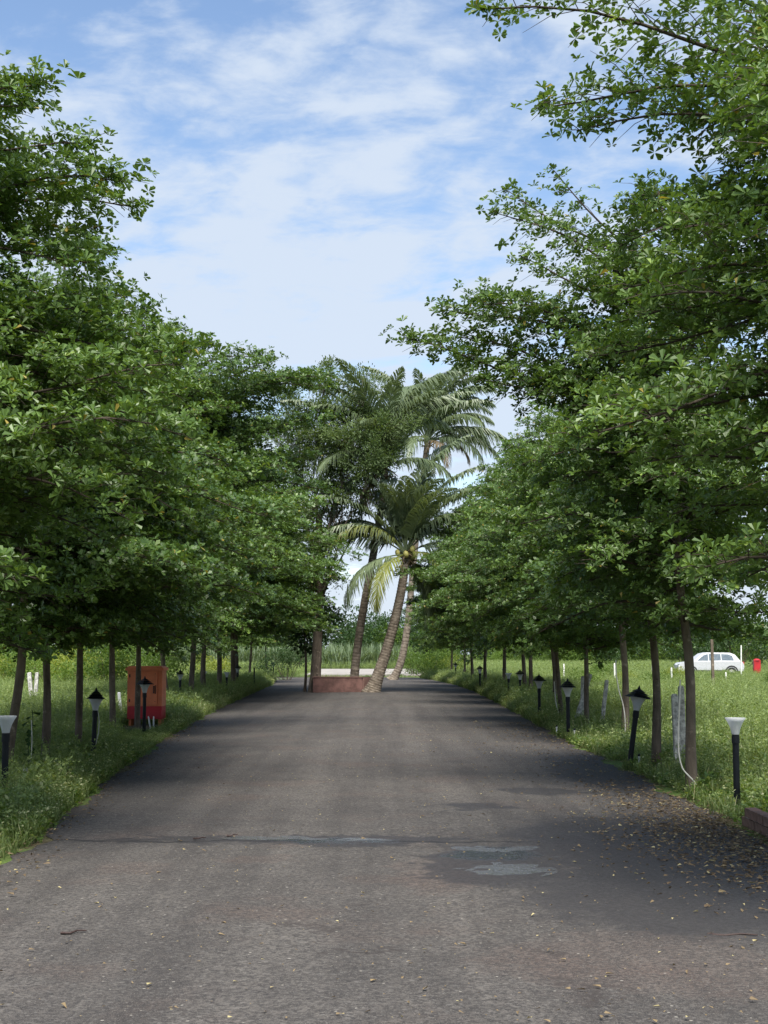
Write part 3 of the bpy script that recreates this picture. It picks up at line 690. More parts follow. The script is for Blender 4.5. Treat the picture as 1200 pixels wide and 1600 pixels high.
# ------------------------------------------------------------------ palms
def frond_mesh(seed, L=4.6, el0=1.1, bend=1.5, mat=None, hang=.5, nl=78, name='frond', twist=0.0, lw=.088, ll=1.08):
    """a frond along +X from the origin: el0 start elevation, bend total downward turn"""
    g = np.random.default_rng(seed); mb = MB(); n = 22
    s = np.linspace(0, 1, n); el = el0 - bend * s ** 1.35
    st = np.stack([np.cos(el), np.zeros(n), np.sin(el)], -1) * (L / (n - 1))
    P = np.concatenate([[[0, 0, 0]], np.cumsum(st[:-1], 0)]); P[:, 1] += .12 * L * twist * s ** 2
    mb.tube(P, .035 * (1 - .88 * s) + .004, 5, False, .95)
    T = np.gradient(P, axis=0); T /= np.linalg.norm(T, axis=1)[:, None]
    V, F, tt = [], [], []; c = 0
    for side in (1, -1):
        for q in np.linspace(.16, .995, nl):
            q = min(.999, max(.12, q + g.normal(0, .004)))
            p = np.array([np.interp(q, s, P[:, k]) for k in range(3)]); t = np.array([np.interp(q, s, T[:, k]) for k in range(3)])
            Sd = np.array([0, side, 0.0]); up = np.cross(t, np.array([0, 1.0, 0])); up = up if up[2] > 0 or abs(up[2]) < 1e-6 else -up
            env = (math.sin(math.pi * min(1, (q * .92 + .10))) ** .6) * .9 + .12
            l = ll * env * g.uniform(.85, 1.1)
            a = .95 - .55 * q + g.normal(0, .06)
            d0 = t * math.cos(a) + Sd * math.sin(a) + up * .22
            d0 /= np.linalg.norm(d0)
            h_ = hang * g.uniform(.7, 1.3)
            pts = [p, p + d0 * l * .35 + np.array([0, 0, -h_ * .05 * l]), p + d0 * l * .68 + np.array([0, 0, -h_ * .30 * l]), p + d0 * l * (1 - .25 * h_) + np.array([0, 0, -h_ * .80 * l])]
            wv = t * lw * .5
            Q = [pts[0] - wv * .5, pts[0] + wv * .5, pts[1] + wv, pts[1] - wv, pts[2] + wv * .8, pts[2] - wv * .8, pts[3] + wv * .12, pts[3] - wv * .12]
            V += Q; F += [[c, c + 1, c + 2, c + 3], [c + 3, c + 2, c + 4, c + 5], [c + 5, c + 4, c + 6, c + 7]]; tn = g.random(); tt += [tn] * 3; c += 8
    mb.add(V, F, tt)
    return mb.mesh(name, mat or M_FROND)
FR_UP = frond_mesh(1, 4.9, 1.42, 1.15, hang=.6)
FR_UP2 = frond_mesh(2, 4.7, 1.25, 1.5, hang=.65, twist=.3)
FR_ARCH = frond_mesh(3, 4.6, .95, 1.9, hang=.75)
FR_ARCH2 = frond_mesh(4, 4.4, .7, 1.7, hang=.8, twist=-.4)
FR_LOW = frond_mesh(5, 4.3, .2, 1.5, hang=.9)
FR_HANG = frond_mesh(6, 4.0, -.3, 1.15, hang=.6)
FR_YEL = frond_mesh(7, 4.2, .25, 1.75, M_FRONDY, .7)
FR_YARCH = frond_mesh(8, 4.6, .85, 2.1, M_FRONDY, .8)
FR_DRY = frond_mesh(9, 4.0, .1, 1.8, M_FRONDB, .9, nl=60)
def palm_tree(base, ctrl, r0, r1, fronds, label, nuts=0, flare=1.5, name='coconut_palm', Y=None, red=False):
    """ctrl: trunk points relative to base (incl. origin); fronds: (mesh, azimuth deg, extra tilt, scale)"""
    o = empty(name, base); tag(o, label, 'palm', 'coconut palms at the road end')
    C = np.array(ctrl, float); t = np.linspace(0, 1, len(C)); n = 300
    f = np.linspace(0, 1, n)
    # smooth the control points with a quadratic fit
    P = np.stack([np.polyval(np.polyfit(t, C[:, k], min(3, len(C) - 1)), f) for k in range(3)], -1)
    P -= P[0]; P[:, 2] -= .06 * (1 - f) ** 6
    ln = np.linalg.norm(np.diff(P, axis=0), axis=1).sum()
    ring = (f * ln / .115) % 1.0
    rad = (r0 + (r1 - r0) * f ** .7) * (1 + (flare - 1) * np.exp(-f * ln / .45)) * (1 + .09 * ring ** 2)
    mb = MB(); mb.tube(P, rad, 14, tint=np.repeat((ring[:-1] < .22).astype(float), 14))
    link('trunk', mb.mesh('palm_trunk', M_PALM, True), o)
    top = P[-1]
    # fibre and old leaf bases round the crown shaft
    hb = MB(); g = np.random.default_rng(int(abs(base[0]) * 100) + 3)
    for k in range(26):
        a = g.uniform(0, 6.28); e = g.uniform(-.5, 1.1); l = g.uniform(.25, .7)
        d = np.array([math.cos(a) * math.cos(e), math.sin(a) * math.cos(e), math.sin(e)])
        p0 = top + np.array([math.cos(a), math.sin(a), 0]) * r1 * .6 + [0, 0, g.uniform(-.45, .2)]
        hb.tube([p0, p0 + d * l * .5, p0 + d * l + [0, 0, -.08]], [.055, .035, .012], 5, True)
    link('leaf_base', hb.mesh('leaf_base', M_FRONDB), o)
    for (me, az, tilt, s) in fronds:
        fo = link('frond', me, o, tuple(top + [0, 0, .05]), (0, -tilt, R(az)), s)
    for k in range(nuts):
        a = g.uniform(0, 6.28)
        nb_ = MB(); th = np.linspace(0, math.pi, 9)
        nb_.lathe([(.115 * math.sin(x) * (1 + .12 * math.cos(3 * a)), -.15 * math.cos(x)) for x in th], 10)
        link('coconut', nb_.mesh('coconut', M_NUT, True), o, tuple(top + np.array([math.cos(a) * .33, math.sin(a) * .33 - .05, g.uniform(-.15, .28)])), (g.uniform(-.4, .4), g.uniform(-.4, .4), 0))
    return o
M_NUT = plain_mat('coconut_husk', (0.36, 0.33, 0.10), .5, .4, .2, 6)
YP = 56.0
def rel(pts, b): return [tuple(p - b) for p in pts]
bA = gnd(580, 1083); bA = Vector((bA.x, bA.y, 0)); YA = bA.y
trA = [Vector((0, 0, 0))] + [at(x, y, YA + dy) - bA for x, y, dy in ((592, 1050, 0), (606, 1010, .0), (619, 960, .1), (628, 915, .2), (634, 868, .3))]
palm_tree(bA, trA, .25, .16, [
    (FR_UP, 70, -.1, 1.05), (FR_UP, 200, -.05, 1.0), (FR_UP, 0, -.12, 1.05), (FR_UP, 30, -.3, 1.05), (FR_UP, 165, -.25, 1.05), (FR_UP, 110, -.3, 1.05), (FR_UP, 345, -.35, 1.0), (FR_UP, 15, -.55, 1.05), (FR_UP, 190, -.45, 1.0), (FR_UP, 300, -.4, .95), (FR_UP, 50, .05, 1.25), (FR_UP, 140, .05, 1.2), (FR_UP, 0, .12, 1.2), (FR_ARCH, 185, -.1, .95), (FR_ARCH, 340, .1, .9), (FR_YARCH, 170, .05, .95), (FR_UP2, 80, .1, 1.0), (FR_UP2, 265, .3, .85), (FR_UP2, 20, .05, .92), (FR_UP2, 140, .1, .98), (FR_UP2, 300, .18, .9), (FR_ARCH, 175, .02, .82), (FR_YARCH, 190, .10, .80), (FR_ARCH2, 165, .28, .9),
    (FR_YEL, 232, -.45, .82), (FR_YEL, 318, -.05, .58), (FR_LOW, 205, -.28, .85), (FR_HANG, 45, -.30, .85), (FR_ARCH2, 0, .35, .85), (FR_LOW, 350, .3, .8), (FR_ARCH, 60, .1, .85), (FR_HANG, 15, -.55, .8), (FR_UP2, 240, .25, .8), (FR_ARCH2, 118, .1, .9), (FR_LOW, 172, .45, .95)],
    'lower front coconut palm leaning right with yellowing fronds and nuts', nuts=9, flare=1.75)
bB = Vector((at(553, 1056, 57.6).x, 57.6, .3))
trB = [Vector((0, 0, 0))] + [at(x, y, 57.6) - bB for x, y in ((558, 1010), (568, 950), (579, 890), (590, 830), (597, 775), (600, 735))]
palm_tree(bB, trB, .175, .14, [(FR_UP, 20, -.25, 1.15), (FR_UP, 160, -.2, 1.2), (FR_UP, 230, .0, 1.1), (FR_UP, 0, -.4, 1.15), (FR_UP, 100, -.3, 1.15), (FR_UP, 190, -.4, 1.1), (FR_UP2, 40, .3, 1.15), (FR_UP2, 350, .25, 1.2), (FR_UP2, 155, .25, 1.1), (FR_ARCH, 0, .5, 1.1),
    (FR_UP, 60, .05, 1.0), (FR_UP, 170, .08, 1.02), (FR_UP, 290, .12, .95), (FR_UP2, 10, .1, 1.0), (FR_UP2, 110, .15, .95), (FR_UP2, 200, .05, .9), (FR_ARCH, 30, .35, .95), (FR_ARCH, 150, .2, .9), (FR_ARCH2, 185, .1, .85),
    (FR_ARCH2, 215, -.1, .8), (FR_LOW, 195, -.35, .75), (FR_HANG, 170, -.5, .7), (FR_LOW, 330, .2, .8), (FR_ARCH, 250, .3, .8), (FR_DRY, 225, -.5, .6), (FR_UP2, 330, .2, .95)],
    'upright coconut palm rising from inside the red planter', flare=1.2)
bC = Vector((gnd(612, 1062).x, 84.0, 0)); bC.x = at(612, 1062, 84).x
trC = [Vector((0, 0, 0))] + [at(x, y, 84) - bC for x, y in ((624, 1030), (633, 1000), (639, 960), (645, 890), (654, 790), (668, 692))]
palm_tree(bC, trC, .24, .17, [(FR_UP, 45, .0, 1.4), (FR_UP, 170, -.1, 1.35), (FR_UP, 340, -.1, 1.4), (FR_UP, 10, -.35, 1.4), (FR_UP, 0, .1, 1.35), (FR_UP, 90, -.3, 1.2), (FR_UP, 200, -.4, 1.2), (FR_UP2, 0, .2, 1.25), (FR_UP2, 190, .2, 1.2), (FR_UP2, 280, .2, 1.1), (FR_ARCH, 345, .4, 1.3), (FR_ARCH2, 20, .5, 1.25), (FR_LOW, 0, .3, 1.35), (FR_DRY, 350, .1, .8), (FR_LOW, 330, 0, 1.0), (FR_LOW, 160, 0, 1.0),
    (FR_UP, 80, .0, 1.05), (FR_UP, 0, .1, 1.0), (FR_UP, 250, .1, 1.0), (FR_UP2, 20, .05, 1.05), (FR_UP2, 340, .12, 1.05), (FR_UP2, 160, .1, 1.0), (FR_ARCH, 10, .25, 1.1), (FR_ARCH, 330, .3, 1.0), (FR_ARCH2, 355, .25, 1.05), (FR_ARCH, 190, .2, 1.0), (FR_ARCH2, 150, .15, 1.0),
    (FR_DRY, 300, -.1, .8), (FR_ARCH2, 320, .1, 1.1), (FR_ARCH2, 30, .0, 1.1), (FR_ARCH, 215, .0, 1.1), (FR_LOW, 250, .0, 1.0), (FR_LOW, 5, .15, 1.15), (FR_LOW, 210, 0, .9), (FR_UP2, 210, .1, 1.05)],
    'tallest coconut palm behind the others, trunk curving from the verge', flare=1.9)

# ------------------------------------------------------------------ generic branching trees and bushes
def blob_tree(seed, H, crown, wood_r, mat, leafL=.16, nleaf=9000, trunk_top=None, lump_r=.75, bark=None, name='tree', wr=.35, droop=0.2):
    """crown: list of (x,y,z,radius) clumps reached by limbs"""
    g = np.random.default_rng(seed); wd = MB(); lv = MB()
    tt = np.array(trunk_top if trunk_top is not None else (0, 0, H * .4))
    s = np.linspace(0, 1, 10)
    TP = np.stack([tt[0] * s + .06 * np.sin(4 * s), tt[1] * s, -.1 + (tt[2] + .1) * s], -1)
    wd.tube(TP, wood_r * (1 - .35 * s) * (1 + .35 * np.exp(-s * 14)), 10)
    cr = np.array(crown, float); per = nleaf * cr[:, 3] ** 2 / (cr[:, 3] ** 2).sum()
    for (x, y, z, r), m in zip(cr, per):
        q = g.uniform(.35, 1.0); st = np.array([np.interp(q, s, TP[:, k]) for k in range(3)]); e = np.array([x, y, z])
        ln = np.linalg.norm(e - st); P = [st + (e - st) * f + g.normal(0, .05 * ln * (f * (1 - f) * 4 + .05), 3) for f in (0, .2, .4, .6, .8, 1)]
        wd.tube(P, np.array([.24, .2, .16, .11, .07, .03]) * wood_r, 6, False)
        ns = max(6, int(16 * r * r))
        sub = e + g.normal(0, 1, (ns, 3)) * np.array([.62, .62, .45]) * r
        for p in sub: wd.tube([P[4] + (e - P[4]) * g.uniform(-1, 1), (e + p) / 2 + g.normal(0, .06, 3), p], [wood_r * .07, wood_r * .045, .005], 4, False)
        k = int(m / ns)
        for p in sub:
            ax = g.normal(0, 1, 3); ax[2] = abs(ax[2]) * .5; ax /= np.linalg.norm(ax)
            tw = g.random(k)[:, None]; d = g.normal(0, 1, (k, 3))
            pos = p + ax * (tw - .3) * lump_r * .7 + d * lump_r * np.array([.20, .20, .13]) * g.uniform(.6, 1.4)
            dd = d * .6 + ax + g.normal(0, .4, (k, 3)) + [0, 0, .15 - droop]; nn = np.array([0, 0, 1.0]) + d * .3 + g.normal(0, .4, (k, 3))
            L = leafL * g.uniform(.6, 1.3, k)
            leaf_batch(lv, pos, dd, nn, L, L * wr * g.uniform(.8, 1.2, k), np.clip(.5 * g.random() + .5 * g.random(k), 0, 1))
    return wd.mesh(name + '_trunk', bark or M_BARK, True), lv.mesh(name + '_crown', mat)
bD = gnd(490, 1083); YD = bD.y + .6
def cl(px, py, r, dy=0):
    p = at(px, py, YD + dy); return (p.x - bD.x, dy, p.z, r)
dull = blob_tree(301, 13, [cl(570, 590, .5), cl(545, 640, .8), cl(580, 640, .9, .5), cl(612, 660, .8, -.5), cl(535, 690, .9), cl(570, 700, 1.0, -.6), cl(605, 705, .9, .2), cl(545, 735, .9, .5), cl(520, 720, .8), cl(585, 735, .7, -1), cl(500, 650, .7, .6),
     cl(470, 640, .7, .3), cl(440, 620, .7, .8), cl(500, 690, .8, .8), cl(460, 690, .8), cl(515, 590, .6, .4), cl(420, 660, .7, .5), cl(500, 760, .8), cl(530, 775, .7, -.4), cl(480, 800, .8), cl(515, 810, .6, .3), cl(470, 740, .8, .4), cl(500, 850, .7), cl(475, 880, .7, .3), cl(505, 900, .5), cl(490, 950, .5, .3)], .22, M_DULL, .13, 46000, (cl(500, 800, 1)[0], .1, cl(500, 800, 1)[2]), 1.0, wr=.40)
tag(plant_tree(dull, bD.x, YD, 0, 1, 'tall thin-crowned grey green tree at the left end of the red planter', group='trees at the planter', name='shade_tree'))
drk = blob_tree(302, 4, [(-.2, .2, 2.0, .55), (.35, -.3, 2.5, .6), (-.5, 0, 3.0, .7), (.5, .2, 3.3, .6), (0, -.4, 3.8, .6), (.9, 0, 3.0, .35)], .06, M_DARKLEAF, .17, 2600, (0, 0, 2.6), .9, wr=.6)
plant_tree(drk, bD.x - .45, YD + .9, .3, 1, 'low dark broad-leaved tree behind the left end of the planter', group='trees at the planter', name='shade_tree')

def bush_mesh(seed, w, h, n, leafL, mat, wr=.5):
    g = np.random.default_rng(seed); lv = MB(); wd = MB()
    cs = [(g.normal(0, w * .28), g.normal(0, w * .28), h * g.uniform(.35, .8), g.uniform(.25, .42) * w) for _ in range(9)]
    for x, y, z, r in cs:
        wd.tube([(x * .2, y * .2, -.1), (x * .6, y * .6, z * .5), (x, y, z)], [.03, .02, .008], 5, False)
        k = n // 9; d = g.normal(0, 1, (k, 3)); d /= np.linalg.norm(d, axis=1)[:, None]
        pos = np.array([x, y, z]) + d * r * g.random(k)[:, None] ** .35 * np.array([1, 1, .75]); pos[:, 2] = np.maximum(pos[:, 2], .02)
        L = leafL * g.uniform(.6, 1.35, k)
        leaf_batch(lv, pos, d + g.normal(0, .5, (k, 3)) + [0, 0, .2], np.array([0, 0, 1.]) + d * .5 + g.normal(0, .4, (k, 3)), L, L * wr, np.clip(.4 * g.random() + .6 * g.random(k), 0, 1))
    return wd.mesh('bush_stems', M_BARK), lv.mesh('bush_leaves', mat)
M_BUSHY = leaf_mat('bush_leaf_yellow', (0.14, 0.19, 0.03), (0.32, 0.36, 0.07), (0.42, 0.42, 0.10), trans=0.38, rough=0.5)
BU = [bush_mesh(401, 2.4, 1.9, 2600, .13, M_BUSH), bush_mesh(402, 2.0, 1.3, 2200, .12, M_BUSHY), bush_mesh(403, 3.2, 2.6, 3200, .15, M_DARKLEAF), bush_mesh(404, 2.6, 1.6, 2600, .11, M_BUSH)]
def bush(i, px, py, Y, s, label, rz=0):
    p = at(px, py, Y); o = empty('bush', (p.x, Y, 0), rz); o.scale = (s, s, s)
    link('stem', BU[i][0], o); link('foliage', BU[i][1], o)
    tag(o, label, 'bush', 'bushes beyond the lane')
for a in [(1, 18, 0, 68, 1.1, 'yellow green bush far left beyond the leaning dark trunk', 1), (1, 100, 0, 74, 1.2, 'yellow green bush behind the pinkish stump on the left', 2), (0, 62, 0, 60, .8, 'mid green bush behind the paired grey posts on the left', 3),
          (1, 165, 0, 62, 1.2, 'bright yellow green bush left of the orange cabinet', .5), (0, 190, 0, 56, 1.0, 'leafy green bush tucked beside the orange cabinet', 4), (3, 128, 0, 58, .9, 'rounded green bush between the first capped lamp and the cabinet', 5),
          (0, 268, 0, 66, 1.1, 'green bush right of the orange cabinet in the left field', 1.5), (2, 455, 0, 84, .75, 'dark bush at the left road bend by the planter', 2.5), (1, 345, 0, 88, 1.0, 'pale bush seen between the far left trunks', .2),
          (3, 668, 0, 92, 1.1, 'light green bush at the verge where the road bends right', .7), (1, 690, 0, 96, 1.0, 'yellowish bush behind the far right trunks', 3.1), (0, 645, 0, 104, 1.0, 'green bush just right of the curved palm trunk', 2.2),
          (2, 940, 0, 120, 1.2, 'dark bush in the right field beyond the white posts', 4.2), (2, 1050, 0, 106, 1.25, 'dark leafy bush behind the white car, left end', .3), (2, 1120, 0, 110, 1.7, 'dark leafy bush right behind the white car roof', 5.1), (0, 1215, 0, 104, 1.6, 'broad green bush at the right edge behind the red box', 3.3),
          (3, 1092, 0, 70, .42, 'low leafy plant in front of the white car', .9), (3, 1000, 0, 58, .55, 'leafy shrub between the stout trunk and the conduit hung trunk', 2.1), (1, 1035, 0, 72, .6, 'yellowish shrub beyond the paired concrete posts', 3.9), (0, 1180, 0, 55, .42, 'low shrub below the red box in the right field', 1.3), (3, 905, 0, 60, .6, 'shrub behind the upright concrete post', 5.2), (1, 1085, 0, 46, .35, 'small bright shrub in the weeds right of the conduit tree', .4), (0, 925, 0, 74, .6, 'small green bush behind the slanted concrete posts', 1.1), (1, 960, 0, 66, .5, 'small yellowish bush beyond the conduit tree on the right', 1.6)]:
    bush(*a)
# far-off wood and cane: one mass each
def far_src(i): return src('far_bush', BU[i][1])
g = np.random.default_rng(77)
FP, FS, FI = [], [], []
for k in range(230):
    y = g.uniform(165, 215); x = g.uniform(-75, 75)
    if -13 < x < -4.5: continue
    FP.append((x, y, 0)); FS.append(g.uniform(1.2, 2.5) if abs(x + 1) > 4 else g.uniform(1.6, 2.6)); FI.append(int(g.choice([0, 2, 3, 0])))
scatter('treeline', [far_src(0), far_src(1), far_src(2), far_src(3)], np.array(FP), np.array(FS), 'far-off belt of trees and scrub closing the fields', 'trees', np.array(FI), .08)
cane = [grass_tuft(500 + i, 60, 2.5, .8, .05, M_CANE) for i in range(2)]
cp = np.stack([g.uniform(-26, 3, 420), g.uniform(146, 164, 420), np.zeros(420)], -1)
scatter('crop_field', cane, cp, g.uniform(.75, 1.1, 420), 'pale green stand of tall cane-like crop beyond the slab', 'crop', None, .06)

# ------------------------------------------------------------------ planter
M_PLANT = plain_mat('planter_paint', (0.15, 0.082, 0.070), .8, .25, .35, 3.5, .35)
M_PLANT2 = plain_mat('planter_paint_faded', (0.22, 0.13, 0.11), .85, .2, .2, 4, .25)
pl0 = gnd(489, 1083); x0, x1 = pl0.x, gnd(566, 1083).x; y0 = pl0.y; y1 = y0 + 2.6; x2 = gnd(584, 1083).x; ht = .62
o = tag(empty('planter', ((x0 + x2) / 2, y0, 0)), 'low brownish red rectangular planter wall round the palm feet', 'planter')
ox, oy = (x0 + x2) / 2, y0
def pbox(name, cx, cy, cz, dx, dy, dz, mat, rz=0):
    b = MB(); b.box((0, 0, 0), (dx, dy, dz)); me = b.mesh(name, mat)
    ob = link(name, me, o, (cx - ox, cy - oy, cz), (0, 0, rz)); return ob
TH = .16
pbox('front_wall', (x0 + x1) / 2, y0 + TH / 2, ht / 2, x1 - x0, TH, ht, M_PLANT)
pbox('left_wall', x0 + TH / 2, (y0 + TH + y1) / 2, ht / 2, TH, y1 - y0 - TH, ht - .004, M_PLANT)
pbox('back_wall', (x0 + TH + x2) / 2, y1 - TH / 2, ht / 2, x2 - x0 - TH, TH, ht - .008, M_PLANT)
pbox('right_wall', x2 - TH / 2, (y0 + .75 + y1 - TH) / 2, ht / 2, TH, y1 - TH - y0 - .75, ht - .004, M_PLANT2)
dx_, dy_ = (x2 - .08) - x1, .75
pbox('corner_wall', (x1 + x2 - .08) / 2, y0 + dy_ / 2 + .06, ht / 2, math.hypot(dx_, dy_) + .02, TH, ht - .002, M_PLANT2, math.atan2(dy_, dx_))
for nm_, cx_, cy_, dx__, dy__ in (('coping', (x0 + x1) / 2, y0 + TH / 2, x1 - x0 + .05, TH + .05), ('coping', x0 + TH / 2, (y0 + TH + y1) / 2 + .02, TH + .05, y1 - y0 - TH - .05)):
    pbox(nm_, cx_, cy_, ht + .016, dx__, dy__, .03, M_PLANT2)
pbox('soil', (x0 + x2) / 2 - .05, (y0 + y1) / 2 + .3, ht - .18, x2 - x0 - 2 * TH - .2, y1 - y0 - 2 * TH - .6, .2, plain_mat('planter_soil', (0.09, 0.07, 0.05), .95, .1, .3, 8, .8))

# ------------------------------------------------------------------ garden lamps
def lamp_meshes():
    post = MB(); post.lathe([(0, -.12), (.034, -.12), (.034, .66), (.041, .66), (.041, .74), (.036, .742), (.036, .755), (0, .755)], 14)
    shade = MB(); shade.lathe([(.038, .75), (.046, .79), (.060, .835), (.082, .88), (.108, .92), (.104, .922), (.078, .884), (.056, .84), (.042, .80), (.034, .756)], 20)
    cap = MB()
    def fr(r0, z0, r1, z1): cap.lathe([(r0 * .7, z0 + .003), (r0, z0), (r1, z1), (r1 * .6, z1 + .001)], 4, rot=math.pi / 4)
    fr(.190, .915, .122, .950); fr(.142, .955, .082, .985); fr(.098, .989, .035, 1.022)
    cap.lathe([(.030, 1.0), (.020, 1.035), (.011, 1.055), (.004, 1.075), (0, 1.076)], 8)
    bulb = MB(); bulb.lathe([(0, .755), (.02, .757), (.022, .80), (.030, .84), (.022, .875), (0, .885)], 10)
    return post.mesh('lamp_post', M_BLACK, False), shade.mesh('lamp_shade', M_SHADE, True), cap.mesh('lamp_cap', M_BLACK), bulb.mesh('lamp_bulb', M_WPAINT, True)
LM = lamp_meshes()
def lamp(px, py, cap, label, s=1.0, tilt=(0, 0), rz=None, head=True):
    p = gnd(px, py); o = empty('garden_lamp', (p.x, p.y, field_z(p.x, p.y)))
    o.rotation_euler = (tilt[0], tilt[1], rz if rz is not None else (px * .37) % 1.5); o.scale = (s, s, s)
    link('post', LM[0], o)
    if head:
        link('shade', LM[1], o); link('bulb', LM[3], o)
        if cap: link('cap', LM[2], o)
    tag(o, label, 'lamp', 'garden lamps along the verges')
for a in [(6, 1262, 0, 'capless black garden lamp cut by the left picture edge'), (145, 1193, 1, 'nearest capped black garden lamp on the left verge', 1.0, (0, R(1.5)), .2),
          (225, 1143, 1, 'capped garden lamp in front of the orange cabinet', 1.03, (0, 0), .75), (281, 1103, 1, 'capped garden lamp just past the orange cabinet', 1.02, (0, 0), .15),
          (318, 1092, 0, 'capless garden lamp against a dark trunk in the left row', 1.05), (354, 1092, 0, 'capless garden lamp at the grass edge, left row'),
          (371, 1080, 1, 'small capped garden lamp between far left trunks', 1.05), (427, 1063, 1, 'farthest capped garden lamp on the left near the bend', 1.05),
          (1152, 1262, 0, 'capless black garden lamp behind the brick edging on the right', .98), (983, 1202, 1, 'tilted garden lamp leaning right against a trunk', 1.06, (0, R(9)), .3),
          (888, 1155, 1, 'upright capped garden lamp between the sprinkler risers', 1.03, (0, 0), .1), (843, 1129, 1, 'capped garden lamp third along the right verge', 1.03, (0, 0), .2),
          (813, 1101, 1, 'capped garden lamp fourth along the right verge', 1.02, (0, 0), .15), (795, 1098, 0, 'capless garden lamp close left of the fourth capped lamp', 1.02),
          (788, 1080, 0, 'farther capless garden lamp half hidden in the right row', 1.02), (750, 1083, 1, 'capped garden lamp left of the white marker stone', 1.04, (0, 0), .1), (712, 1066, 1, 'farthest capped garden lamp on the right verge', 1.04, (0, 0), .1)]:
    lamp(*a)
p = gnd(397, 1078); pm = MB(); pm.lathe([(0, -.1), (.034, -.1), (.034, .95), (.028, .96), (0, .96)], 12)
tag(link('post', pm.mesh('bare_post', M_BLACK), None, (p.x, p.y, 0)), 'headless black lamp post on the far left verge', 'post')
p = gnd(719, 1068); tag(link('post', pm.mesh('bare_post', M_BLACK), None, (p.x, p.y, 0), (0, R(14), 0), .8), 'leaning black post beside the farthest right lamp', 'post')

# ------------------------------------------------------------------ orange cabinet
cw, cdp = .77, .40
YC = 31.2; xc = at(229, 1100, YC).x
o = tag(empty('utility_cabinet', (xc, YC, 0), R(-4)), 'orange metal utility cabinet with a dark red base band in the grass', 'cabinet')
def part(name, c, d, mat, parent=None, rz=0):
    b = MB(); b.box((0, 0, 0), d); return link(name, b.mesh(name, mat), parent or o, c, (0, 0, rz))
part('body', (0, 0, .805), (cw, cdp, .77), M_ORANGE); part('base_band', (0, 0, .28), (cw - .006, cdp - .006, .276), M_RED)
part('roof', (0, 0, 1.222), (cw + .07, cdp + .10, .06), M_ORANGE)
rl = MB(); rl.box((0, 0, 1.27), (cw + .03, cdp + .06, .034), taper=.9); link('roof_lid', rl.mesh('roof_lid', M_ORANGE), o)
dr = part('door', (-.03, -cdp / 2 - .011, .81), (cw - .14, .018, .72), M_ORANGE)
part('handle', (.24, -.02, -.03), (.022, .03, .16), M_DKMET, dr); part('handle_plate', (.275, -.014, -.03), (.014, .008, .19), M_DKMET, dr)
for z in (-.27, .27): part('hinge', (-.30, -.013, z), (.025, .012, .07), M_DKMET, dr)
for z in (-.29, .31): part('rivet', (.265, -.012, z), (.012, .008, .012), M_DKMET, dr)
for sx in (-1, 1): part('leg', (sx * (cw / 2 - .06), 0, .02), (.05, cdp - .1, .24), M_ORANGE)

# ------------------------------------------------------------------ posts, stakes, conduits
def post_at(name, base, top, w, mat, label, cat, group=None, d=None, hole=False):
    """slab post between two pixels (x,y) on the plane through the base point"""
    b = gnd(*base); t = at(top[0], top[1], b.y); b.z = -.12
    ax = (t - b); L = ax.length; m = MB(); m.box((0, 0, L / 2), (w, d or w, L), taper=.94)
    m.box((0, 0, L + .012), (w * .86, (d or w) * .86, .024), taper=.7)
    ob = link(name, m.mesh(name, mat), None, b); ob.rotation_euler = ax.to_track_quat('Z', 'Y').to_euler()
    return tag(ob, label, cat, group)
CP = 'old concrete fence posts'
post_at('fence_post', (1060, 1205), (1054, 1087), .085, M_CONC, 'pitted grey concrete post left of the conduit tree trunk', 'post', CP)
post_at('fence_post', (1068, 1196), (1064, 1074), .08, M_CONC, 'taller concrete post half hidden behind the conduit tree trunk', 'post', CP)
post_at('fence_post', (893, 1137), (922, 1055), .13, M_CONC, 'concrete post slanting strongly right behind the leaning tree', 'post', CP, .08)
post_at('fence_post', (910, 1133), (911, 1058), .09, M_CONC, 'upright concrete post behind the leaning tree trunk', 'post', CP)
post_at('fence_post', (939, 1134), (948, 1064), .10, M_CONC, 'lone concrete post standing in the weeds between two right trunks', 'post', CP, .08)
post_at('fence_post', (977, 1118), (975, 1067), .06, M_CONC, 'thin grey post just right of the hanging conduit', 'post', CP)
post_at('fence_post', (52, 1116), (46, 1052), .10, M_CONC, 'left one of the paired grey posts behind the leaning trunk', 'post', CP)
post_at('fence_post', (53.5, 1117), (58, 1052), .09, M_CONC, 'right one of the paired grey posts behind the leaning trunk', 'post', CP)
post_at('fence_post', (191, 1123), (186, 1083), .07, M_WPAINT, 'short pale leaning post behind the slim trunk left of the cabinet', 'post', CP)
post_at('tree_stump', (121, 1080), (119, 1048), .13, plain_mat('stump', (.30, .19, .15), .9, .1, .2), 'thin pinkish stump in the left field', 'stump')
WP = 'white posts in the right field'
for (b, t, lb) in [((961, 1072), (960, 1037), 'white field post left of the conduit hung trunk'), ((1019, 1058), (1019, 1024), 'white field post right of the stout trunk by the tilted lamp'), ((1050, 1076), (1049, 1044), 'white field post left of the conduit tree'),
                   ((1135, 1072), (1134, 1051), 'short white post before the car front wheel'), ((1158, 1063), (1158, 1009), 'tall thin white post at the car tail'), ((881, 1070), (881, 1038), 'white field post seen past the second capped lamp'), ((1062, 1066), (1061, 1040), 'white field post close behind the conduit tree')]:
    post_at('field_post', b, t, .07, M_WPAINT, lb, 'post', WP)
post_at('field_post', (1115, 1082), (1112, 1000), .11, M_BARK, 'bare wooden pole standing in front of the white car', 'pole')
post_at('marker_stone', (767, 1088), (767, 1079), .14, M_WPAINT, 'small white marker stone at the right road edge', 'marker')
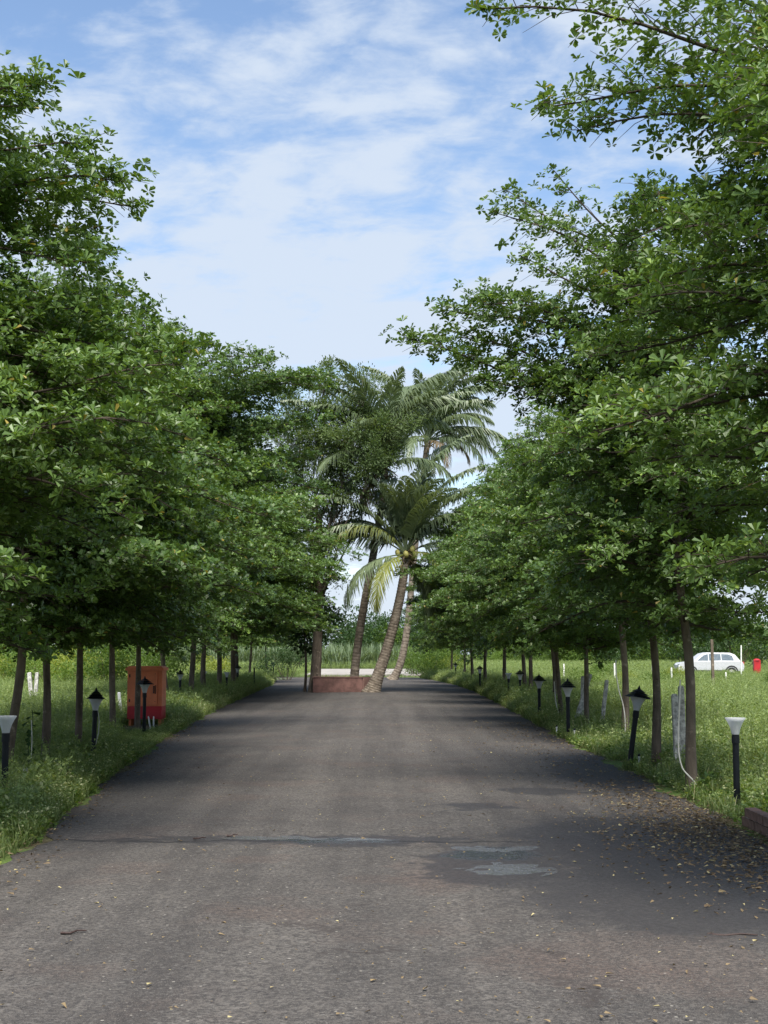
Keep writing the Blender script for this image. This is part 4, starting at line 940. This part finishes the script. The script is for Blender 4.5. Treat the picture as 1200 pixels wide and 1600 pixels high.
for (b, t, lb) in [((870, 1150), (870, 1133), 'white sprinkler riser left of the upright capped lamp'), ((898, 1159), (898, 1138), 'white sprinkler riser right of the upright capped lamp'), ((999, 1204), (1000, 1178), 'white sprinkler riser at the foot of the tilted lamp')]:
    pb_ = gnd(*b); tp = at(t[0], t[1], pb_.y); m1 = MB(); hgt = tp.z
    m1.lathe([(0, -.06), (.013, -.06), (.013, hgt * .72), (.017, hgt * .73), (.017, hgt * .84), (.01, hgt * .85), (0, hgt * .85)], 10)
    e = tag(empty('sprinkler', pb_), lb, 'sprinkler', 'sprinkler risers on the right verge'); link('riser', m1.mesh('riser', M_WPAINT, False), e)
    m2 = MB(); m2.lathe([(0, hgt * .852), (.015, hgt * .855), (.022, hgt * .90), (.016, hgt * .97), (.005, hgt), (0, hgt)], 10); link('nozzle', m2.mesh('nozzle', M_BLACK, True), e)
for i, (x, lb) in enumerate([(236, 'leaning white stake under the orange cabinet door'), (240, 'upright white stake under the orange cabinet door')]):
    post_at('stake', (x + (0 if i else 1), 1139), (x - (0 if i else 4), 1121), .03, M_WPAINT, lb, 'stake')
post_at('stake', (37, 1236), (40, 1203), .05, M_WPAINT, 'white painted stub in the grass beside the leaning dark trunk', 'stake')
def cable(pix, Y, r, label, mat=None, dY=0):
    P = np.array([tuple(at(x, y, Y + dY * k / (len(pix) - 1))) for k, (x, y) in enumerate(pix)])
    t = np.linspace(0, 1, len(P)); f = np.linspace(0, 1, 40)
    from numpy import interp
    S = np.stack([interp(f, t, P[:, k]) for k in range(3)], -1)
    for _ in range(5): S[1:-1] = (S[:-2] + S[1:-1] * 2 + S[2:]) / 4
    m = MB(); m.tube(S, r, 7); tag(link('conduit', m.mesh('conduit', mat or M_CABLE, True)), label, 'conduit', 'white conduits on the trees')
cable([(1063, 1062), (1062, 1090), (1060, 1140), (1060, 1178), (1066, 1202), (1076, 1212), (1086, 1222), (1090, 1232)], 15.85, .0085, 'white conduit looping down across the foot of the right tree')
cable([(962, 1032), (963, 1055), (967, 1080), (973, 1098), (976, 1115), (977, 1135), (977, 1160)], 24.85, .010, 'white conduit hanging down the right side of a trunk')
cable([(866, 1065), (868, 1095), (873, 1117), (880, 1134), (885, 1146)], 31.9, .011, 'white conduit slanting from a trunk to the capped lamp foot')
cable([(825, 1085), (826, 1095), (829, 1104)], 42, .012, 'short white conduit at a mid row trunk foot on the right')
cable([(152, 1105), (155, 1125), (154, 1145), (149, 1165), (147, 1180)], 20.3, .006, 'thin white cable hanging beside the nearest capped left lamp')
cable([(49, 1125), (50, 1155), (49, 1185), (45, 1210), (43, 1240)], 16.6, .006, 'thin pale cord hanging by the climbing vine')
# climbing vine by the leaning trunk
g = np.random.default_rng(9); YV = 17.0; b = at(46, 1215, YV)
vo_ = tag(empty('vine', (b.x, YV, 0)), 'dark leafy vine climbing a cord beside the leaning trunk', 'vine')
ztop = at(46, 1110, YV).z; ss = np.linspace(0, 1, 14)
vm = MB(); vm.tube(np.stack([.02 * np.sin(ss * 9), .02 * np.cos(ss * 7), ss * ztop], -1), .006, 5, False); link('stem', vm.mesh('vine_stem', M_DARKLEAF), vo_)
vl = MB(); leaf_batch(vl, np.zeros((1, 3)), np.array([[1., 0, -.5]]), np.array([[.4, 0, 1.]]), np.array([.12]), np.array([.10]), np.array([.4])); vlm = vl.mesh('vine_leaf', M_DARKLEAF)
for k in range(18):
    z = ztop * (k + .5) / 18; link('leaf', vlm, vo_, (.02 * math.sin(z * 7), .02 * math.cos(z * 6), z), (g.uniform(-.3, .3), g.uniform(-.3, .5), g.uniform(0, 6.28)), g.uniform(.6, 1.1))

# ------------------------------------------------------------------ brick edging
M_BRICK = plain_mat('brick', (0.185, 0.115, 0.088), .9, .15, .35, 9, .7)
be = tag(empty('brick_edging', (3.30, 13.0, 0)), 'two course brick edging at the right road side near the lamp', 'edging')
bm_ = MB(); bm_.box((0, 0, 0), (.105, .195, .078), taper=.97); brick_me = bm_.mesh('brick', M_BRICK)
for c_ in range(2):
    for k in range(20):
        link('brick', brick_me, be, (random.uniform(-.006, .006) + .0, -.1 - k * .207 - (.1 if c_ else 0), .045 + c_ * .088), (random.uniform(-.02, .02), random.uniform(-.02, .02), random.uniform(-.03, .03)))
mm = MB(); mm.box((0, -2.15, .06), (.07, 4.2, .17)); link('mortar', mm.mesh('mortar', M_CONC), be)

# ------------------------------------------------------------------ white car and red box far right
def car():
    o = tag(empty('parked_car', (at(1107, 1058, 95).x, 95, 0), R(180)), 'white sport utility car parked beyond the field on the right', 'car')
    M_CAR = plain_mat('car_white', (0.50, 0.51, 0.53), .28, .5, .04); M_GL = plain_mat('car_glass', (0.10, 0.13, 0.15), .08, .7, .1); M_CLAD = plain_mat('car_cladding', (0.03, 0.03, 0.032), .6, .3)
    # front towards +X (local), side outline extruded with tumblehome
    out = [(-2.15, .42), (-2.2, .75), (-2.12, 1.0), (-1.98, 1.07), (1.2, 1.07), (1.95, .98), (2.15, .82), (2.18, .42)]
    cab = [(-1.98, 1.065), (-1.62, 1.52), (-1.3, 1.64), (.2, 1.66), (.55, 1.58), (1.2, 1.065)]
    def prof(name, pts, w0, w1, zs, mat, par):
        b = MB(); P = np.array(pts); n = len(P)
        hw = np.interp(P[:, 1], zs, [w0, w0, w1])
        V = np.concatenate([np.stack([P[:, 0], -hw, P[:, 1]], -1), np.stack([P[:, 0], hw, P[:, 1]], -1)])
        b.add(V[:n], [list(range(n))]); b.add(V[n:], [list(range(n))[::-1]])
        k = np.arange(n); b.add(V, np.stack([k, k + n, (k + 1) % n + n, (k + 1) % n], -1))
        return link(name, b.mesh(name, mat), par)
    body = prof('body', out, .9, .9, [0, 1.05, 1.66], M_CAR, o); prof('cabin', cab, .88, .66, [0, 1.05, 1.66], M_CAR, o)
    for s_ in (-1, 1):
        for pts in ([(-1.52, 1.13), (-1.42, 1.44), (-1.15, 1.53), (-.72, 1.55), (-.72, 1.14)], [(-.66, 1.14), (-.66, 1.55), (.12, 1.56), (.12, 1.12)], [(.18, 1.12), (.18, 1.55), (.45, 1.48), (.92, 1.12)]):
            b = MB(); b.add([(x, s_ * (np.interp(z, [1.05, 1.66], [.88, .66]) + .012), z) for x, z in pts], [list(range(len(pts)))])
            link('window', b.mesh('window', M_GL), o)
        for x in (-1.35, 1.35):
            wv = empty('wheel', (x, s_ * .82, .34), 0, o); b = MB(); b.lathe([(.20, -.10), (.31, -.11), (.34, -.07), (.34, .07), (.31, .11), (.20, .10)], 20); link('tyre', b.mesh('tyre', M_CLAD), wv, None, (R(90), 0, 0))
            b = MB(); b.lathe([(0, -.09), (.20, -.095), (.21, .095), (0, .09)], 12); link('rim', b.mesh('rim', M_CONC), wv, None, (R(90), 0, 0))
            b = MB(); aa = np.linspace(0, math.pi, 9); V = [(x + r * math.cos(t), s_ * .905, .34 + r * math.sin(t)) for t in aa for r in (.36, .46)]
            b.add(V, [[2 * q, 2 * q + 1, 2 * q + 3, 2 * q + 2] for q in range(8)]); link('wheel_arch', b.mesh('wheel_arch', M_CLAD), o)
        b = MB(); b.box((0, s_ * .9, .40), (1.9, .03, .18)); link('sill', b.mesh('sill', M_CLAD), o)
        b = MB(); b.box((2.08, s_ * .7, .82), (.16, .3, .12)); link('headlight', b.mesh('headlight', M_GL), o)
        b = MB(); b.box((-2.14, s_ * .75, .95), (.12, .22, .18)); link('tail_light', b.mesh('tail_light', M_RED), o)
    return o
car()
pr = at(1183, 1058, 92); o = tag(empty('red_box', (pr.x, 92, 0)), 'small red box on a post at the right picture edge', 'box')
part('body', (0, 0, .72), (.42, .34, .85), M_RED); part('post', (0, 0, .12), (.12, .12, .36), M_RED)
rb2 = MB(); rb2.lathe([(.24, 1.146), (.20, 1.20), (.10, 1.25), (0, 1.26)], 12); link('cap', rb2.mesh('cap', M_RED, True), o)

# ------------------------------------------------------------------ fallen leaves, twigs
g = np.random.default_rng(31)
fl = []
for k in range(6):
    b = MB(); L = np.array([.075]); leaf_batch(b, np.array([[-.035, 0, .004]]), np.array([[1., 0, g.uniform(0, .25)]]), np.array([[g.normal(0, .25), g.normal(0, .35), 1.]]), L, L * g.uniform(.4, .55), np.array([.25 + .14 * k]))
    fl.append(b.mesh('fallen_leaf', M_DRY))
for k in range(260):
    y = 6.0 + 20 * g.random() ** 1.5
    x = g.uniform(max(edge(ROAD_L, y) + .2, -.2735 * y), min(edge(ROAD_R, y) - .5, .2735 * y))
    if x < .4 and g.random() < .35: x = g.uniform(.4, min(2.6, .2735 * y))
    ob = link('fallen_leaf', fl[int(g.integers(0, 6))], None, (x, y, road_z(x, y) + .004), (g.normal(0, .06), g.normal(0, .12), g.uniform(0, 6.28)), g.uniform(.25, .62))
    tag(ob, 'pale dry leaf lying singly on the open asphalt', 'leaf', 'single leaves scattered on the asphalt')
lt = MB(); n = 5200
NA = 4600
y = np.concatenate([g.normal(11.8, 2.0, NA), g.uniform(9, 32, 2600)]); x = np.concatenate([3.05 - np.abs(g.normal(0, .55, NA)) + .25 * g.random(NA), edge(ROAD_R, y[NA:]) - np.abs(g.normal(0, .8, 2600)) + .35])
xl_ = edge(ROAD_L, np.clip(g.uniform(9, 34, 900), 0, 90)); yl = g.uniform(9, 34, 900)
y = np.concatenate([y, yl]); x = np.concatenate([x, edge(ROAD_L, yl) + g.normal(.05, .16, 900)]); n = len(x)
yr = 6 + 40 * g.random(2600) ** 1.3; frag0 = len(x); x = np.concatenate([x, edge(ROAD_L, yr) + (edge(ROAD_R, yr) - edge(ROAD_L, yr)) * g.random(2600) ** .8]); y = np.concatenate([y, yr]); frag = np.arange(len(x)) >= frag0
ok = ((y > 8.2) | frag) & ((x < 3.22) | (y > 13.1)); x, y, frag = x[ok], y[ok], frag[ok]; n = len(x)
z = np.array([road_z(a, b) if edge(ROAD_L, b) < a < edge(ROAD_R, b) else .012 for a, b in zip(x, y)]) + .008 + .02 * g.random(n)
th = g.uniform(0, 6.28, n); L = np.where(frag, .022, .044) * g.uniform(.35, 1.25, n)
leaf_batch(lt, np.stack([x, y, z], -1), np.stack([np.cos(th), np.sin(th), g.normal(.05, .2, n)], -1), np.stack([g.normal(0, .4, n), g.normal(0, .4, n), np.ones(n)], -1), L, L * g.uniform(.35, .55, n), np.where(frag, .6 + .4 * g.random(n), g.random(n) ** 1.4))
tag(link('leaf_litter', lt.mesh('leaf_litter', M_DRY)), 'drift of dry brown leaves along the road edges, thickest on the right', 'leaf litter', kind='stuff')
for (px, py, L, a, lb) in [(115, 1466, .13, .4, 'short dark twig on the asphalt at the lower left'), (1145, 1472, .26, -.15, 'long dark twig on the asphalt at the lower right'), (312, 1317, .10, .1, 'dark leaf stalk on the seam at the left'), (363, 1313, .08, .6, 'small dark twig on the seam near the wet streak')]:
    p = gnd(px, py); m = MB(); s_ = np.linspace(-.5, .5, 7); m.tube(np.stack([s_ * L, .02 * np.sin(s_ * 9), .006 + .01 * (s_ + .5)], -1), .005 * (1.2 - s_), 5)
    e = link('twig', m.mesh('twig', M_DKMET), None, (p.x, p.y, road_z(p.x, p.y)), (0, 0, a)); tag(e, lb, 'twig')
